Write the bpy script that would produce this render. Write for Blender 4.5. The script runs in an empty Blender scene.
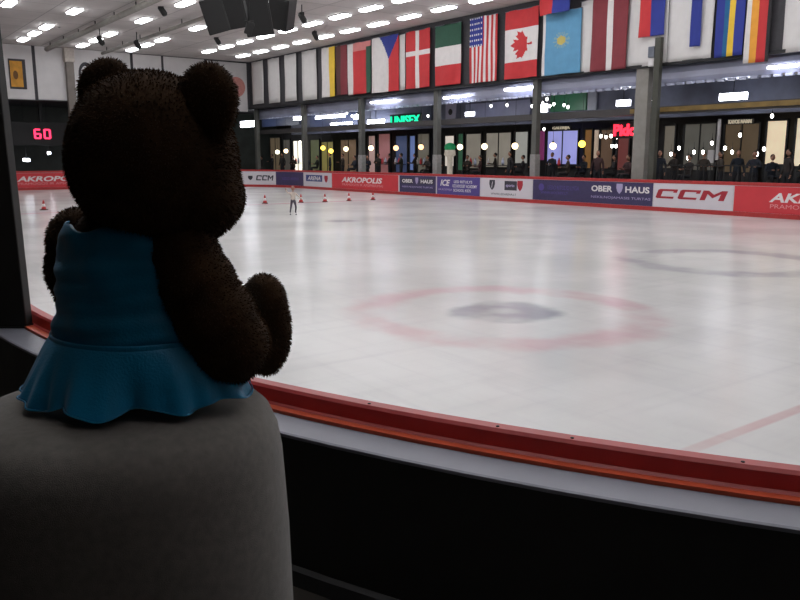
import bpy, bmesh, math, random
from mathutils import Vector, Matrix, noise as mnoise
rnd = random.Random(7)
C = bpy.context.scene.collection
SC = bpy.context.scene
PI = math.pi

# ------------------------------------------------------------------ camera model
F, YH, H = 780.0, 157.0, 2.07
PITCH = math.atan((300 - YH) / F)
cp, sp = math.cos(PITCH), math.sin(PITCH)
def ray(x, y):
    a, b = (x - 400) / F, (300 - y) / F
    return Vector((a, cp + b * sp, -sp + b * cp))
CAM = Vector((0, 0, H))
def on_z(x, y, z):
    d = ray(x, y); return CAM + d * ((z - H) / d.z)
def on_y(x, y, Y):
    d = ray(x, y); return CAM + d * (Y / d.y)
def proj(P):
    f = P.y * cp - (P.z - H) * sp; up = P.y * sp + (P.z - H) * cp
    return 400 + F * P.x / f, 300 - F * up / f
# rink frame: u runs along the long side (away to the left), v runs across to the far side
_dx = -590 / F * cp
U = Vector((_dx, 1, 0)).normalized(); V = Vector((U.y, -U.x, 0))
ANG = math.atan2(-U.y, -U.x)                    # local x = -u, local y = v
def W(u, v, z=0.0): return U * u + V * v + Vector((0, 0, z))
def on_v(x, y, v):
    d = ray(x, y); P = CAM + d * (v / d.dot(V)); return P.dot(U), P.z
def on_u(x, y, u):
    d = ray(x, y); P = CAM + d * (u / d.dot(U)); return P.dot(V), P.z

# ------------------------------------------------------------------ materials
def lin(c):
    c = c / 255.0
    return c / 12.92 if c <= 0.04045 else ((c + 0.055) / 1.055) ** 2.4
def rgb(t): return (lin(t[0]), lin(t[1]), lin(t[2]), 1)
_M = {}
def mat(name, col, rough=0.6, metal=0.0, var=0.12, scale=8.0, bump=0.0, emit=0.0, spec=0.5, bscale=None, sheen=0.0):
    if name in _M: return _M[name]
    m = bpy.data.materials.new(name); m.use_nodes = True
    nt = m.node_tree; b = nt.nodes['Principled BSDF']
    b.inputs['Roughness'].default_value = rough; b.inputs['Metallic'].default_value = metal
    b.inputs['Specular IOR Level'].default_value = spec
    if sheen: b.inputs['Sheen Weight'].default_value = sheen
    tc = nt.nodes.new('ShaderNodeTexCoord')
    n = nt.nodes.new('ShaderNodeTexNoise'); n.inputs['Scale'].default_value = scale; n.inputs['Detail'].default_value = 4
    nt.links.new(tc.outputs['Object'], n.inputs['Vector'])
    r = nt.nodes.new('ShaderNodeValToRGB')
    c = rgb(col)
    r.color_ramp.elements[0].position = 0.3; r.color_ramp.elements[1].position = 0.7
    r.color_ramp.elements[0].color = [max(0, q * (1 - var)) for q in c[:3]] + [1]
    r.color_ramp.elements[1].color = [min(1, q * (1 + var)) for q in c[:3]] + [1]
    nt.links.new(n.outputs['Fac'], r.inputs['Fac'])
    nt.links.new(r.outputs['Color'], b.inputs['Base Color'])
    if emit:
        nt.links.new(r.outputs['Color'], b.inputs['Emission Color'])
        b.inputs['Emission Strength'].default_value = emit
    if bump:
        n2 = nt.nodes.new('ShaderNodeTexNoise'); n2.inputs['Scale'].default_value = bscale or scale * 4
        nt.links.new(tc.outputs['Object'], n2.inputs['Vector'])
        bp = nt.nodes.new('ShaderNodeBump'); bp.inputs['Strength'].default_value = bump; bp.inputs['Distance'].default_value = 0.01
        nt.links.new(n2.outputs['Fac'], bp.inputs['Height']); nt.links.new(bp.outputs['Normal'], b.inputs['Normal'])
    _M[name] = m
    return m

# ------------------------------------------------------------------ mesh builder
class MB:
    def __init__(s): s.v = []; s.f = []; s.m = []; s.smooth = []
    def add(s, vs, fs, m=0, M=None, smooth=False):
        o = len(s.v)
        s.v += [(M @ Vector(p)) if M is not None else Vector(p) for p in vs]
        for i, f in enumerate(fs):
            s.f.append([q + o for q in f]); s.m.append(m[i] if isinstance(m, list) else m); s.smooth.append(smooth)
        return s
    def box(s, x0, x1, y0, y1, z0, z1, m=0, M=None):
        vs = [(x, y, z) for x in (x0, x1) for y in (y0, y1) for z in (z0, z1)]
        fs = [(0, 1, 3, 2), (4, 6, 7, 5), (0, 4, 5, 1), (2, 3, 7, 6), (0, 2, 6, 4), (1, 5, 7, 3)]
        return s.add(vs, fs, m, M)
    def lathe(s, prof, n=32, m=0, M=None, sx=1.0, sy=1.0, smooth=True, caps=True):
        vs = []; fs = []
        for r, z in prof:
            for k in range(n):
                a = 2 * PI * k / n; vs.append((r * math.cos(a) * sx, r * math.sin(a) * sy, z))
        for i in range(len(prof) - 1):
            for k in range(n):
                k2 = (k + 1) % n; fs.append((i * n + k, i * n + k2, (i + 1) * n + k2, (i + 1) * n + k))
        if caps:
            fs.append(tuple(range(n - 1, -1, -1))); fs.append(tuple((len(prof) - 1) * n + k for k in range(n)))
        return s.add(vs, fs, m, M, smooth)
    def ell(s, c, r, m=0, n=20, M=None):
        prof = [(max(1e-4, math.sin(PI * i / (n // 2 + 2))), -math.cos(PI * i / (n // 2 + 2))) for i in range(n // 2 + 3)]
        T = Matrix.Translation(c) @ Matrix.Diagonal((r[0], r[1], r[2], 1))
        return s.lathe(prof, n, m, (M @ T) if M is not None else T)
    def tube(s, p0, p1, r0, r1=None, m=0, n=10, M=None):
        p0 = Vector(p0); p1 = Vector(p1); r1 = r0 if r1 is None else r1
        d = p1 - p0; q = d.to_track_quat('Z', 'Y').to_matrix().to_4x4()
        T = Matrix.Translation(p0) @ q
        return s.lathe([(r0, 0), (r1, d.length)], n, m, (M @ T) if M is not None else T)
    def mesh(s, me, m=0, M=None):
        return s.add([v.co for v in me.vertices], [tuple(p.vertices) for p in me.polygons], m, M, True)
    def build(s, name, mats, parent=None, loc=None, rz=None, bevel=0.0, recalc=True):
        me = bpy.data.meshes.new(name); me.from_pydata([tuple(p) for p in s.v], [], s.f)
        if not isinstance(mats, (list, tuple)): mats = [mats]
        for m in mats: me.materials.append(m)
        me.polygons.foreach_set('material_index', s.m); me.polygons.foreach_set('use_smooth', s.smooth)
        if recalc or bevel:
            bm = bmesh.new(); bm.from_mesh(me)
            if recalc: bmesh.ops.recalc_face_normals(bm, faces=bm.faces)
            if bevel:
                es = [e for e in bm.edges if len(e.link_faces) == 2 and e.calc_face_angle(0) > 0.6]
                bmesh.ops.bevel(bm, geom=es, offset=bevel, segments=2, affect='EDGES', profile=0.5, clamp_overlap=True)
            bm.to_mesh(me); bm.free()
        me.update()
        o = bpy.data.objects.new(name, me); C.objects.link(o)
        if parent is not None: o.parent = parent
        if loc is not None: o.location = loc
        if rz is not None: o.rotation_euler = (0, 0, rz)
        return o
def tag(o, label=None, cat=None, group=None, kind=None):
    if label: o['label'] = label
    if cat: o['category'] = cat
    if group: o['group'] = group
    if kind: o['kind'] = kind
    return o
def thing(name, label, cat, loc, rz=ANG, group=None):
    o = bpy.data.objects.new(name, None); C.objects.link(o); o.empty_display_size = 0.2
    o.location = loc; o.rotation_euler = (0, 0, rz)
    return tag(o, label, cat, group)
def struct(name, mb, mats, bevel=0.0):
    o = mb.build(name, mats, rz=ANG, bevel=bevel); o['kind'] = 'structure'; return o
def evalmesh(o):
    dg = bpy.context.evaluated_depsgraph_get(); dg.update()
    return bpy.data.meshes.new_from_object(o.evaluated_get(dg), depsgraph=dg)
def drop(o):
    d = o.data; bpy.data.objects.remove(o)
    if d.users == 0:
        (bpy.data.meshes if isinstance(d, bpy.types.Mesh) else bpy.data.curves).remove(d)
def copy_tree(o, parent=None):
    c = o.copy(); C.objects.link(c)
    if parent is not None: c.parent = parent
    for ch in list(o.children): copy_tree(ch, c)
    return c
ORD = ['first', 'second', 'third', 'fourth', 'fifth', 'sixth', 'seventh', 'eighth', 'ninth', 'tenth', 'eleventh', 'twelfth',
       'thirteenth', 'fourteenth', 'fifteenth', 'sixteenth', 'seventeenth', 'eighteenth', 'nineteenth', 'twentieth',
       'twenty-first', 'twenty-second', 'twenty-third', 'twenty-fourth']

# ------------------------------------------------------------------ rink outline
U0, U1, V0, V1, R = -2.4, 54.0, 0.97, 26.3, 7.5
PATH = []                                       # (u, v, outward u, outward v), read left to right as seen from inside
def _side(a, b, n, nrm):
    for i in range(n):
        t = i / n; PATH.append((a[0] + (b[0] - a[0]) * t, a[1] + (b[1] - a[1]) * t, nrm[0], nrm[1]))
def _arc(cu, cv, a0, a1, n=48):
    for i in range(n):
        a = a0 + (a1 - a0) * i / n; PATH.append((cu + R * math.cos(a), cv + R * math.sin(a), math.cos(a), math.sin(a)))
_side((U1, V0 + R), (U1, V1 - R), 40, (1, 0)); _arc(U1 - R, V1 - R, 0, PI / 2)
_side((U1 - R, V1), (U0 + R, V1), 160, (0, 1)); _arc(U0 + R, V1 - R, PI / 2, PI)
_side((U0, V1 - R), (U0, V0 + R), 40, (-1, 0)); _arc(U0 + R, V0 + R, PI, 1.5 * PI)
_side((U0 + R, V0), (U1 - R, V0), 160, (0, -1)); _arc(U1 - R, V0 + R, 1.5 * PI, 2 * PI)
NP = len(PATH)
CUM = [0.0]
for i in range(NP): 
    a, b = PATH[i], PATH[(i + 1) % NP]; CUM.append(CUM[-1] + math.hypot(b[0] - a[0], b[1] - a[1]))
def path(s, off=0.0):
    s %= CUM[-1]; lo, hi = 0, NP
    while hi - lo > 1:
        mid = (lo + hi) // 2
        if CUM[mid] <= s: lo = mid
        else: hi = mid
    a, b = PATH[lo], PATH[(lo + 1) % NP]; t = (s - CUM[lo]) / (CUM[lo + 1] - CUM[lo])
    q = [a[k] + (b[k] - a[k]) * t for k in range(4)]
    return q[0] + q[2] * off, q[1] + q[3] * off
def s_at_px(x, s_lo, s_hi):
    best = None; n = 3000
    for i in range(n + 1):
        s = s_lo + (s_hi - s_lo) * i / n; u, v = path(s); P = W(u, v, 0.6)
        if P.y < 3: continue
        e = abs(proj(P)[0] - x)
        if best is None or e < best[0]: best = (e, s)
    return best[1]
def sweep(mb, prof, m, i0=0, i1=None, closed_loop=True):
    """sweep a closed (offset, z) profile along the outline; m: material per profile edge"""
    idx = list(range(NP)) if i1 is None else list(range(i0, i1 + 1))
    k = len(prof); vs = []; fs = []; ms = []
    for i in idx:
        a = PATH[i % NP]
        for off, z in prof: vs.append((-(a[0] + a[2] * off), a[1] + a[3] * off, z))
    n = len(idx); loop = i1 is None
    for i in range(n if loop else n - 1):
        j = (i + 1) % n
        for q in range(k):
            q2 = (q + 1) % k; fs.append((i * k + q, i * k + q2, j * k + q2, j * k + q)); ms.append(m[q] if isinstance(m, list) else m)
    if not loop:
        fs.append(tuple(range(k))); ms.append(0); fs.append(tuple((n - 1) * k + q for q in range(k))); ms.append(0)
    mb.add(vs, fs, ms); return mb

# ------------------------------------------------------------------ colours
M_white = mat('white_panel', (208, 204, 204), 0.7, var=0.05, scale=1.5)
M_cloth = mat('white_cloth', (214, 210, 208), 0.85, var=0.04, scale=3)
M_fasc = mat('dark_fascia', (62, 60, 64), 0.7)
M_ceil = None
M_dark = mat('dark_wall', (44, 43, 45), 0.7, scale=2, var=0.25)
M_black = mat('black_paint', (22, 22, 24), 0.6)
M_metal = mat('grey_steel', (112, 116, 126), 0.38, metal=0.75, scale=3)
M_conc = mat('grey_concrete', (142, 138, 132), 0.8, scale=3)
M_red = mat('red_plastic', (176, 52, 52), 0.4, var=0.1)
M_redad = mat('red_advert', (208, 58, 66), 0.5, var=0.06, scale=1.5)
M_navy = mat('navy_advert', (62, 54, 92), 0.5, var=0.1)
M_indigo = mat('indigo_advert', (84, 70, 140), 0.5, var=0.08)
M_text = mat('white_lettering', (232, 226, 226), 0.6, var=0.03)
M_textr = mat('red_lettering', (170, 40, 54), 0.6, var=0.05)
M_textd = mat('dark_lettering', (60, 56, 66), 0.6, var=0.05)
M_skin = mat('skin', (160, 116, 96), 0.6, var=0.05)

# ------------------------------------------------------------------ ice
def ice_material():
    m = bpy.data.materials.new('ice'); m.use_nodes = True; nt = m.node_tree; L = nt.links
    b = nt.nodes['Principled BSDF']
    tc = nt.nodes.new('ShaderNodeTexCoord'); sep = nt.nodes.new('ShaderNodeSeparateXYZ')
    L.new(tc.outputs['Object'], sep.inputs[0])
    def val(x):
        return x
    def mth(op, a, bb=None, c=None):
        n = nt.nodes.new('ShaderNodeMath'); n.operation = op
        for i, q in enumerate((a, bb, c)):
            if q is None: continue
            if hasattr(q, 'is_output'): L.new(q, n.inputs[i])
            else: n.inputs[i].default_value = q
        return n.outputs[0]
    def mapr(x, a0, a1, b0=0.0, b1=1.0):
        n = nt.nodes.new('ShaderNodeMapRange'); n.interpolation_type = 'SMOOTHSTEP'
        L.new(x, n.inputs[0])
        for i, q in enumerate((a0, a1, b0, b1)): n.inputs[1 + i].default_value = q
        return n.outputs[0]
    def nz(scale, detail=3, vec=None, rough=0.5):
        n = nt.nodes.new('ShaderNodeTexNoise'); n.inputs['Scale'].default_value = scale; n.inputs['Detail'].default_value = detail
        n.inputs['Roughness'].default_value = rough
        L.new(vec if vec is not None else tc.outputs['Object'], n.inputs['Vector']); return n.outputs['Fac']
    def stretch(ang, sx, sy):
        n = nt.nodes.new('ShaderNodeMapping'); n.inputs['Rotation'].default_value = (0, 0, ang); n.inputs['Scale'].default_value = (sx, sy, 1)
        L.new(tc.outputs['Object'], n.inputs['Vector']); return n.outputs[0]
    def dist(u, v):
        dx = mth('ADD', sep.outputs[0], u); dy = mth('SUBTRACT', sep.outputs[1], v)
        return mth('SQRT', mth('ADD', mth('MULTIPLY', dx, dx), mth('MULTIPLY', dy, dy)))
    def mix(fac, c0, c1):
        n = nt.nodes.new('ShaderNodeMix'); n.data_type = 'RGBA'
        L.new(fac, n.inputs[0])
        for q, i in ((c0, 6), (c1, 7)):
            if hasattr(q, 'is_output'): L.new(q, n.inputs[i])
            else: n.inputs[i].default_value = q
        return n.outputs[2]
    big = nz(0.35, 5); scr = nz(1.0, 6, stretch(0.5, 0.35, 6.0), 0.65); scr2 = nz(1.0, 6, stretch(-0.75, 5.0, 0.3), 0.65)
    base = mix(mapr(big, 0.35, 0.65), rgb((210, 208, 206)), rgb((228, 226, 224)))
    base = mix(mth('MULTIPLY', mapr(scr, 0.45, 0.85), 0.3), base, rgb((188, 183, 190)))
    base = mix(mth('MULTIPLY', mapr(scr2, 0.45, 0.85), 0.3), base, rgb((188, 184, 190)))
    wob = mth('MULTIPLY', mth('SUBTRACT', nz(1.6, 2), 0.5), 0.5)
    fade = mapr(nz(0.9, 3), 0.3, 0.62, 0.25, 1.0)
    # face-off circle and its spot
    d = mth('ADD', dist(7.5, 7.35), wob)
    ring = mth('MULTIPLY', mapr(d, 1.4, 1.75), mapr(d, 2.3, 1.95)); ring = mth('MULTIPLY', mth('MULTIPLY', ring, fade), 0.42)
    base = mix(ring, base, rgb((200, 130, 142)))
    spot = mth('MULTIPLY', mth('MULTIPLY', mth('MULTIPLY', mapr(d, 0.85, 0.6), mapr(d, 0.0, 0.4, 0.3, 1.0)), fade), 0.7)
    base = mix(spot, base, rgb((128, 126, 138)))
    d2 = mth('ADD', dist(8.6, 14.6), wob)
    ring2 = mth('MULTIPLY', mapr(d2, 1.3, 1.7), mapr(d2, 2.3, 1.9)); ring2 = mth('MULTIPLY', mth('MULTIPLY', ring2, fade), 0.55)
    base = mix(ring2, base, rgb((146, 144, 156)))
    sm = on_z(341, 221, 0); d3 = mth('ADD', dist(sm.dot(U), sm.dot(V)), mth('MULTIPLY', wob, 0.5))
    base = mix(mth('MULTIPLY', mapr(d3, 0.75, 0.2), 0.6), base, rgb((110, 106, 116)))
    def line(u0, hw, col, k):
        nonlocal base
        q = mth('ABSOLUTE', mth('ADD', sep.outputs[0], u0))
        base = mix(mth('MULTIPLY', mth('MULTIPLY', mapr(q, hw, hw * 0.5), fade), k), base, rgb(col))
    line(3.02, 0.07, (200, 130, 134), 0.5); line(31.6, 0.35, (214, 130, 146), 0.6)
    L.new(base, b.inputs['Base Color'])
    L.new(mth('ADD', mth('MULTIPLY', big, 0.05), 0.195), b.inputs['Roughness'])
    b.inputs['IOR'].default_value = 1.31; b.inputs['Specular IOR Level'].default_value = 0.4
    bp = nt.nodes.new('ShaderNodeBump'); bp.inputs['Strength'].default_value = 0.07; bp.inputs['Distance'].default_value = 0.02
    L.new(nz(3.0, 4), bp.inputs['Height']); L.new(bp.outputs['Normal'], b.inputs['Normal'])
    return m
mb = MB()
vs = [(-(p[0]), p[1], 0.0) for p in PATH] + [(-(p[0]), p[1], -0.1) for p in PATH]
fs = [tuple(range(NP)), tuple(range(2 * NP - 1, NP - 1, -1))] + [(i, NP + i, NP + (i + 1) % NP, (i + 1) % NP) for i in range(NP)]
mb.add(vs, fs); struct('ice_floor', mb, ice_material())

# ------------------------------------------------------------------ building shell
ZF, ZC, ZG = 0.57, 9.0, 5.62                     # mall floor, hall ceiling, fascia underside
UA, UB, VA, VB = -12.0, 62.0, -7.0, 33.0         # outer limits
M_floor = mat('mall_floor', (70, 66, 62), 0.35, scale=1.2, var=0.2)
mb = MB()
n = NP; vs = []
for p in PATH:
    off = 0.14
    vs.append((-(p[0] + p[2] * off), p[1] + p[3] * off, ZF))
for p in PATH:                                   # outer rectangle, same count
    cu, cv = (U0 + U1) / 2, (V0 + V1) / 2
    du, dv = p[0] - cu, p[1] - cv
    t = min(((UB if du > 0 else UA) - cu) / du if abs(du) > 1e-6 else 9e9, ((VB if dv > 0 else VA) - cv) / dv if abs(dv) > 1e-6 else 9e9)
    vs.append((-(cu + du * t), cv + dv * t, ZF))
mb.add(vs, [(i, (i + 1) % n, n + (i + 1) % n, n + i) for i in range(n)])
vs2 = [(x, y, ZF - 0.2) for x, y, z in vs]
mb.add(vs2, [(i, (i + 1) % n, n + (i + 1) % n, n + i) for i in range(n)])
struct('floor', mb, M_floor)

def ceiling_material():
    m = mat('hall_ceiling', (205, 198, 196), 0.85, var=0.1, scale=0.5)
    nt = m.node_tree; b = nt.nodes['Principled BSDF']
    br = nt.nodes.new('ShaderNodeTexBrick'); br.inputs['Scale'].default_value = 0.4; br.offset = 0
    br.inputs['Mortar Size'].default_value = 0.012; br.inputs['Brick Width'].default_value = 1.0; br.inputs['Row Height'].default_value = 1.0
    br.inputs['Color1'].default_value = (1, 1, 1, 1); br.inputs['Color2'].default_value = (0.88, 0.88, 0.88, 1); br.inputs['Mortar'].default_value = (0.55, 0.55, 0.55, 1)
    tc = [q for q in nt.nodes if q.type == 'TEX_COORD'][0]; nt.links.new(tc.outputs['Object'], br.inputs['Vector'])
    rp = [q for q in nt.nodes if q.type == 'VALTORGB'][0]
    mx = nt.nodes.new('ShaderNodeMix'); mx.data_type = 'RGBA'; mx.blend_type = 'MULTIPLY'; mx.inputs[0].default_value = 1
    nt.links.new(rp.outputs[0], mx.inputs[6]); nt.links.new(br.outputs[0], mx.inputs[7]); nt.links.new(mx.outputs[2], b.inputs['Base Color'])
    return m
struct('ceiling', MB().box(-56, 6, -0.3, 27.6, ZC, ZC + 0.2), ceiling_material())
VFW = 26.98                                      # front of the far fascia
ULW = 55.1                                       # front of the left fascia
struct('wall_far', MB().box(-55.4, 6, VFW, VFW + 0.3, ZG, ZC), M_fasc)
struct('wall_left', MB().box(-ULW - 0.3, -ULW, -0.3, VFW, ZG, ZC), M_fasc)
struct('wall_right', MB().box(5.7, 6, 0, VFW, ZG, ZC), M_white)
struct('wall_near', MB().box(-ULW, 5.7, -0.3, 0, 3.9, ZC), M_white)
# gallery shell under and behind the fascias
struct('wall_gallery_far', MB().box(-UB, -UA, 32.6, VB, ZF - 0.2, ZG), M_dark)
struct('wall_gallery_left', MB().box(-UB, -UB + 0.3, VA, 32.6, ZF - 0.2, ZG), mat('dark_green_wall', (50, 56, 52), 0.6, scale=1.2, var=0.3))
struct('wall_gallery_right', MB().box(-UA - 0.3, -UA, VA, 32.6, ZF - 0.2, ZG), M_dark)
struct('wall_gallery_near', MB().box(-UB + 0.3, -UA - 0.3, VA, VA + 0.3, ZF - 0.2, 3.9), mat('cafe_wall', (96, 84, 70), 0.8, scale=2))
struct('ceiling_gallery_far', MB().box(-UB, -UA, VFW + 0.3, 32.6, ZG, ZG + 0.2), M_dark)
struct('ceiling_gallery_left', MB().box(-UB, -ULW - 0.3, -0.3, VFW + 0.3, ZG, ZG + 0.2), M_dark)
struct('ceiling_gallery_right', MB().box(6, -UA, -0.3, VFW + 0.3, ZG, ZG + 0.2), M_dark)
struct('ceiling_gallery_near', MB().box(-UB + 0.3, -UA - 0.3, VA + 0.3, 0.0, 3.7, 3.9), mat('cafe_ceiling', (120, 112, 100), 0.8, scale=2))
# beams above the far shops
M_blue = mat('blue_grey_cladding', (186, 190, 212), 0.3, metal=0.25, var=0.15, scale=0.8)
mb = MB()
prof = [(27.55, ZG), (27.42, 5.5), (27.36, 5.3), (27.40, 5.1), (27.52, 4.95), (27.8, 4.9), (27.8, ZG)]
vs = [(x, y, z) for x in (-ULW, 11) for (y, z) in prof]; k = len(prof)
mb.add(vs, [(i, (i + 1) % k, k + (i + 1) % k, k + i) for i in range(k)] + [tuple(range(k)), tuple(range(k, 2 * k))], 0, None, False)
for i in range(150):                              # corrugated lip under the cladding
    x = -ULW + 0.2 + i * 0.43
    mb.box(x, x + 0.28, 27.40, 27.52, 4.84, 4.93, 0)
struct('trim_1', mb, M_blue)
struct('trim_2', MB().box(-ULW, 11, 27.6, 28.0, 3.78, 4.06), mat('dark_beam', (66, 62, 62), 0.6))
struct('trim_3', MB().box(-21, 11, 27.52, 27.6, 3.84, 4.02), mat('ochre_strip', (120, 96, 48), 0.6, var=0.3, scale=2))
struct('trim_4', MB().box(-ULW, 6, VFW - 0.12, VFW + 0.02, ZG - 0.08, ZG + 0.04), M_black)
struct('wall_gallery_upper', MB().box(-ULW, 11, 30.4, 30.6, 3.78, ZG), mat('upper_wall', (98, 102, 120), 0.6, scale=1.0, var=0.3))

# ------------------------------------------------------------------ rink barrier
bar = thing('rink_barrier', 'white rink boards with red kick strip and red cap rail running around the ice', 'rink barrier', (0, 0, 0))
mb = MB(); sweep(mb, [(0, 0.0), (0, 1.08), (0.06, 1.08), (0.06, 0.0)], 0); mb.build('board_panel', mat('board_white', (205, 200, 204), 0.45, var=0.05), bar)
mb = MB(); sweep(mb, [(-0.025, 0.002), (-0.025, 0.14), (-0.001, 0.16), (-0.001, 0.002)], 0); tag(mb.build('kick_strip', M_red, bar), 'red kick strip along the ice')
M_orange = mat('orange_red_plastic', (196, 78, 46), 0.4, var=0.12)
mb = MB(); sweep(mb, [(-0.012, 1.08), (-0.012, 1.188), (0.0, 1.2), (0.045, 1.2), (0.056, 1.19), (0.060, 1.142), (0.072, 1.134), (0.060, 1.08)], 0)
tag(mb.build('cap_rail', M_red, bar), 'red cap rail')
mb = MB(); sweep(mb, [(0.061, 1.10), (0.0725, 1.1345), (0.125, 1.142), (0.127, 1.10)], 0); tag(mb.build('rail_flange', M_orange, bar), 'orange red flange outside the rail')
# screws on the near cap rail
for i, px in enumerate((398, 508, 612, 742)):
    P = on_z(px, 405 + (px - 398) * 0.155, 1.2); best = min(range(NP), key=lambda k: (W(PATH[k][0] + PATH[k][2] * 0.03, PATH[k][1] + PATH[k][3] * 0.03, 1.2) - P).length)
    a = PATH[best]
    MB().lathe([(0.006, 1.199), (0.006, 1.202), (0.003, 1.203)], 12, 0, Matrix.Translation((-(a[0] + a[2] * 0.03), a[1] + a[3] * 0.03, 0))).build('screw', M_black, bar)
# near ledge and the dark parapet it sits on
iA = 40 + 48 + 160 + 48 + 40                      # start of the near right corner
iB = iA + 48 + 60
mb = MB(); sweep(mb, [(0.128, 1.115), (0.128, 1.13), (0.268, 1.13), (0.276, 1.126), (0.276, 1.115)], 0, iA - 20, iB)
tag(mb.build('window_ledge', mat('grey_ledge', (128, 128, 138), 0.42, metal=0.2, var=0.07, scale=5), rz=ANG), 'long curved grey metal ledge in front of the red rail, below the stuffed bear', 'ledge')
mb = MB(); sweep(mb, [(0.15, ZF), (0.15, 1.1145), (0.270, 1.1145), (0.270, ZF)], 0, iA - 20, iB)
struct('wall_parapet', mb, mat('black_parapet', (26, 25, 24), 0.55, var=0.3, scale=6))
mb = MB(); sweep(mb, [(0.271, ZF), (0.271, ZF + 0.07), (0.29, ZF + 0.06), (0.29, ZF)], 0, iA - 20, iB)
struct('baseboard_near', mb, mat('grey_skirting', (58, 58, 60), 0.5))
# post at the left edge, standing on the ledge
P = on_z(25, 329, 1.13)
uu, vv = P.dot(U), P.dot(V)
pt = thing('support_post', 'wide dark post standing on the ledge at left edge of photo', 'post', W(uu + 0.17, vv - 0.02, 1.13), 0)
MB().box(-0.17, 0.0, -0.04, 0.04, 0.012, 2.56).build('shaft', mat('post_dark', (24, 24, 21), 0.6, scale=5), pt, bevel=0.006)
MB().box(-0.174, 0.004, -0.044, 0.044, 0.001, 0.012).build('base_plate', mat('post_dark', (24, 24, 21)), pt, bevel=0.002)
pt.location = Vector((P.x, P.y + 0.06, 1.13)); pt.rotation_euler = (0, -0.022, 0)

# ------------------------------------------------------------------ lettering helper
_TX = {}
def text_mesh(s, shear=0.0, bold=0.0):
    key = (s, shear, bold)
    if key in _TX: return _TX[key]
    cu = bpy.data.curves.new('t', 'FONT'); cu.body = s; cu.size = 1; cu.shear = shear; cu.offset = bold; cu.extrude = 0.0; cu.resolution_u = 3
    o = bpy.data.objects.new('t', cu); C.objects.link(o); me = evalmesh(o); drop(o)
    vs = [v.co.copy() for v in me.vertices]; fs = [tuple(p.vertices) for p in me.polygons]
    x0 = min(v.x for v in vs); x1 = max(v.x for v in vs); y0 = min(v.y for v in vs); y1 = max(v.y for v in vs)
    vs = [((v.x - x0) / (x1 - x0) - 0.5, (v.y - y0) / (y1 - y0) - 0.5) for v in vs]
    bpy.data.meshes.remove(me)
    _TX[key] = (vs, fs); return vs, fs
def slab(fs, vs2d, mapf, front, back):
    """extrude 2-D polygons into a thin solid with mapf(x, y, depth)"""
    n = len(vs2d); vs = [mapf(x, y, front) for x, y in vs2d] + [mapf(x, y, back) for x, y in vs2d]
    edge = {}
    for f in fs:
        for i in range(len(f)):
            e = (f[i], f[(i + 1) % len(f)]); edge[e] = 1
    out = [tuple(f) for f in fs] + [tuple(q + n for q in reversed(f)) for f in fs]
    for a, b in edge:
        if (b, a) not in edge: out.append((a, a + n, b + n, b))
    return vs, out
def circle(n=24, r=0.5, ax=1.0, ay=1.0): return [(r * math.cos(2 * PI * i / n) * ax, r * math.sin(2 * PI * i / n) * ay) for i in range(n)], [tuple(range(n))]
def ringp(n=28, r0=0.34, r1=0.5):
    vs = [(r0 * math.cos(2 * PI * i / n), r0 * math.sin(2 * PI * i / n)) for i in range(n)] + [(r1 * math.cos(2 * PI * i / n), r1 * math.sin(2 * PI * i / n)) for i in range(n)]
    return vs, [(i, n + i, n + (i + 1) % n, (i + 1) % n) for i in range(n)]
SQ = ([(-.5, -.5), (.5, -.5), (.5, .5), (-.5, .5)], [(0, 1, 2, 3)])
SHIELD = ([(-.42, .5), (.42, .5), (.45, .1), (.3, -.25), (0, -.5), (-.3, -.25), (-.45, .1)], [tuple(range(6, -1, -1))])

def ccm_poly():
    vs = []; fs = []
    def quad(pts):
        o = len(vs); vs.extend([(x + 0.05 * y, y) for x, y in pts]); fs.append(tuple(range(o, o + len(pts))))
    for x0 in (-0.5, -0.17):
        w = 0.29; t = 0.22
        quad([(x0 + 0.03, .5), (x0 + 0.03, .5 - t), (x0 + w, .5 - t), (x0 + w, .5)]); quad([(x0 + 0.03, -.5 + t), (x0 + 0.03, -.5), (x0 + w - .02, -.5), (x0 + w - .02, -.5 + t)])
        quad([(x0, .40), (x0, -.40), (x0 + 0.03, -.5), (x0 + 0.075, -.5 + t), (x0 + 0.075, .5 - t), (x0 + 0.03, .5)]); quad([(x0 + w - .055, .5 - t), (x0 + w - .055, .14), (x0 + w, .14), (x0 + w, .5 - t)])
    x0, w = 0.15, 0.33
    quad([(x0, .5), (x0, -.5), (x0 + .075, -.5), (x0 + .075, .5)]); quad([(x0 + w - .075, .5), (x0 + w - .075, -.5), (x0 + w, -.5), (x0 + w, .5)])
    quad([(x0 + .0755, .5), (x0 + .0755, .16), (x0 + w / 2, -.26), (x0 + w / 2, .10)]); quad([(x0 + w / 2, .10), (x0 + w / 2, -.26), (x0 + w - .0755, .16), (x0 + w - .0755, .5)])
    return vs, fs
CCM = ccm_poly()
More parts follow.
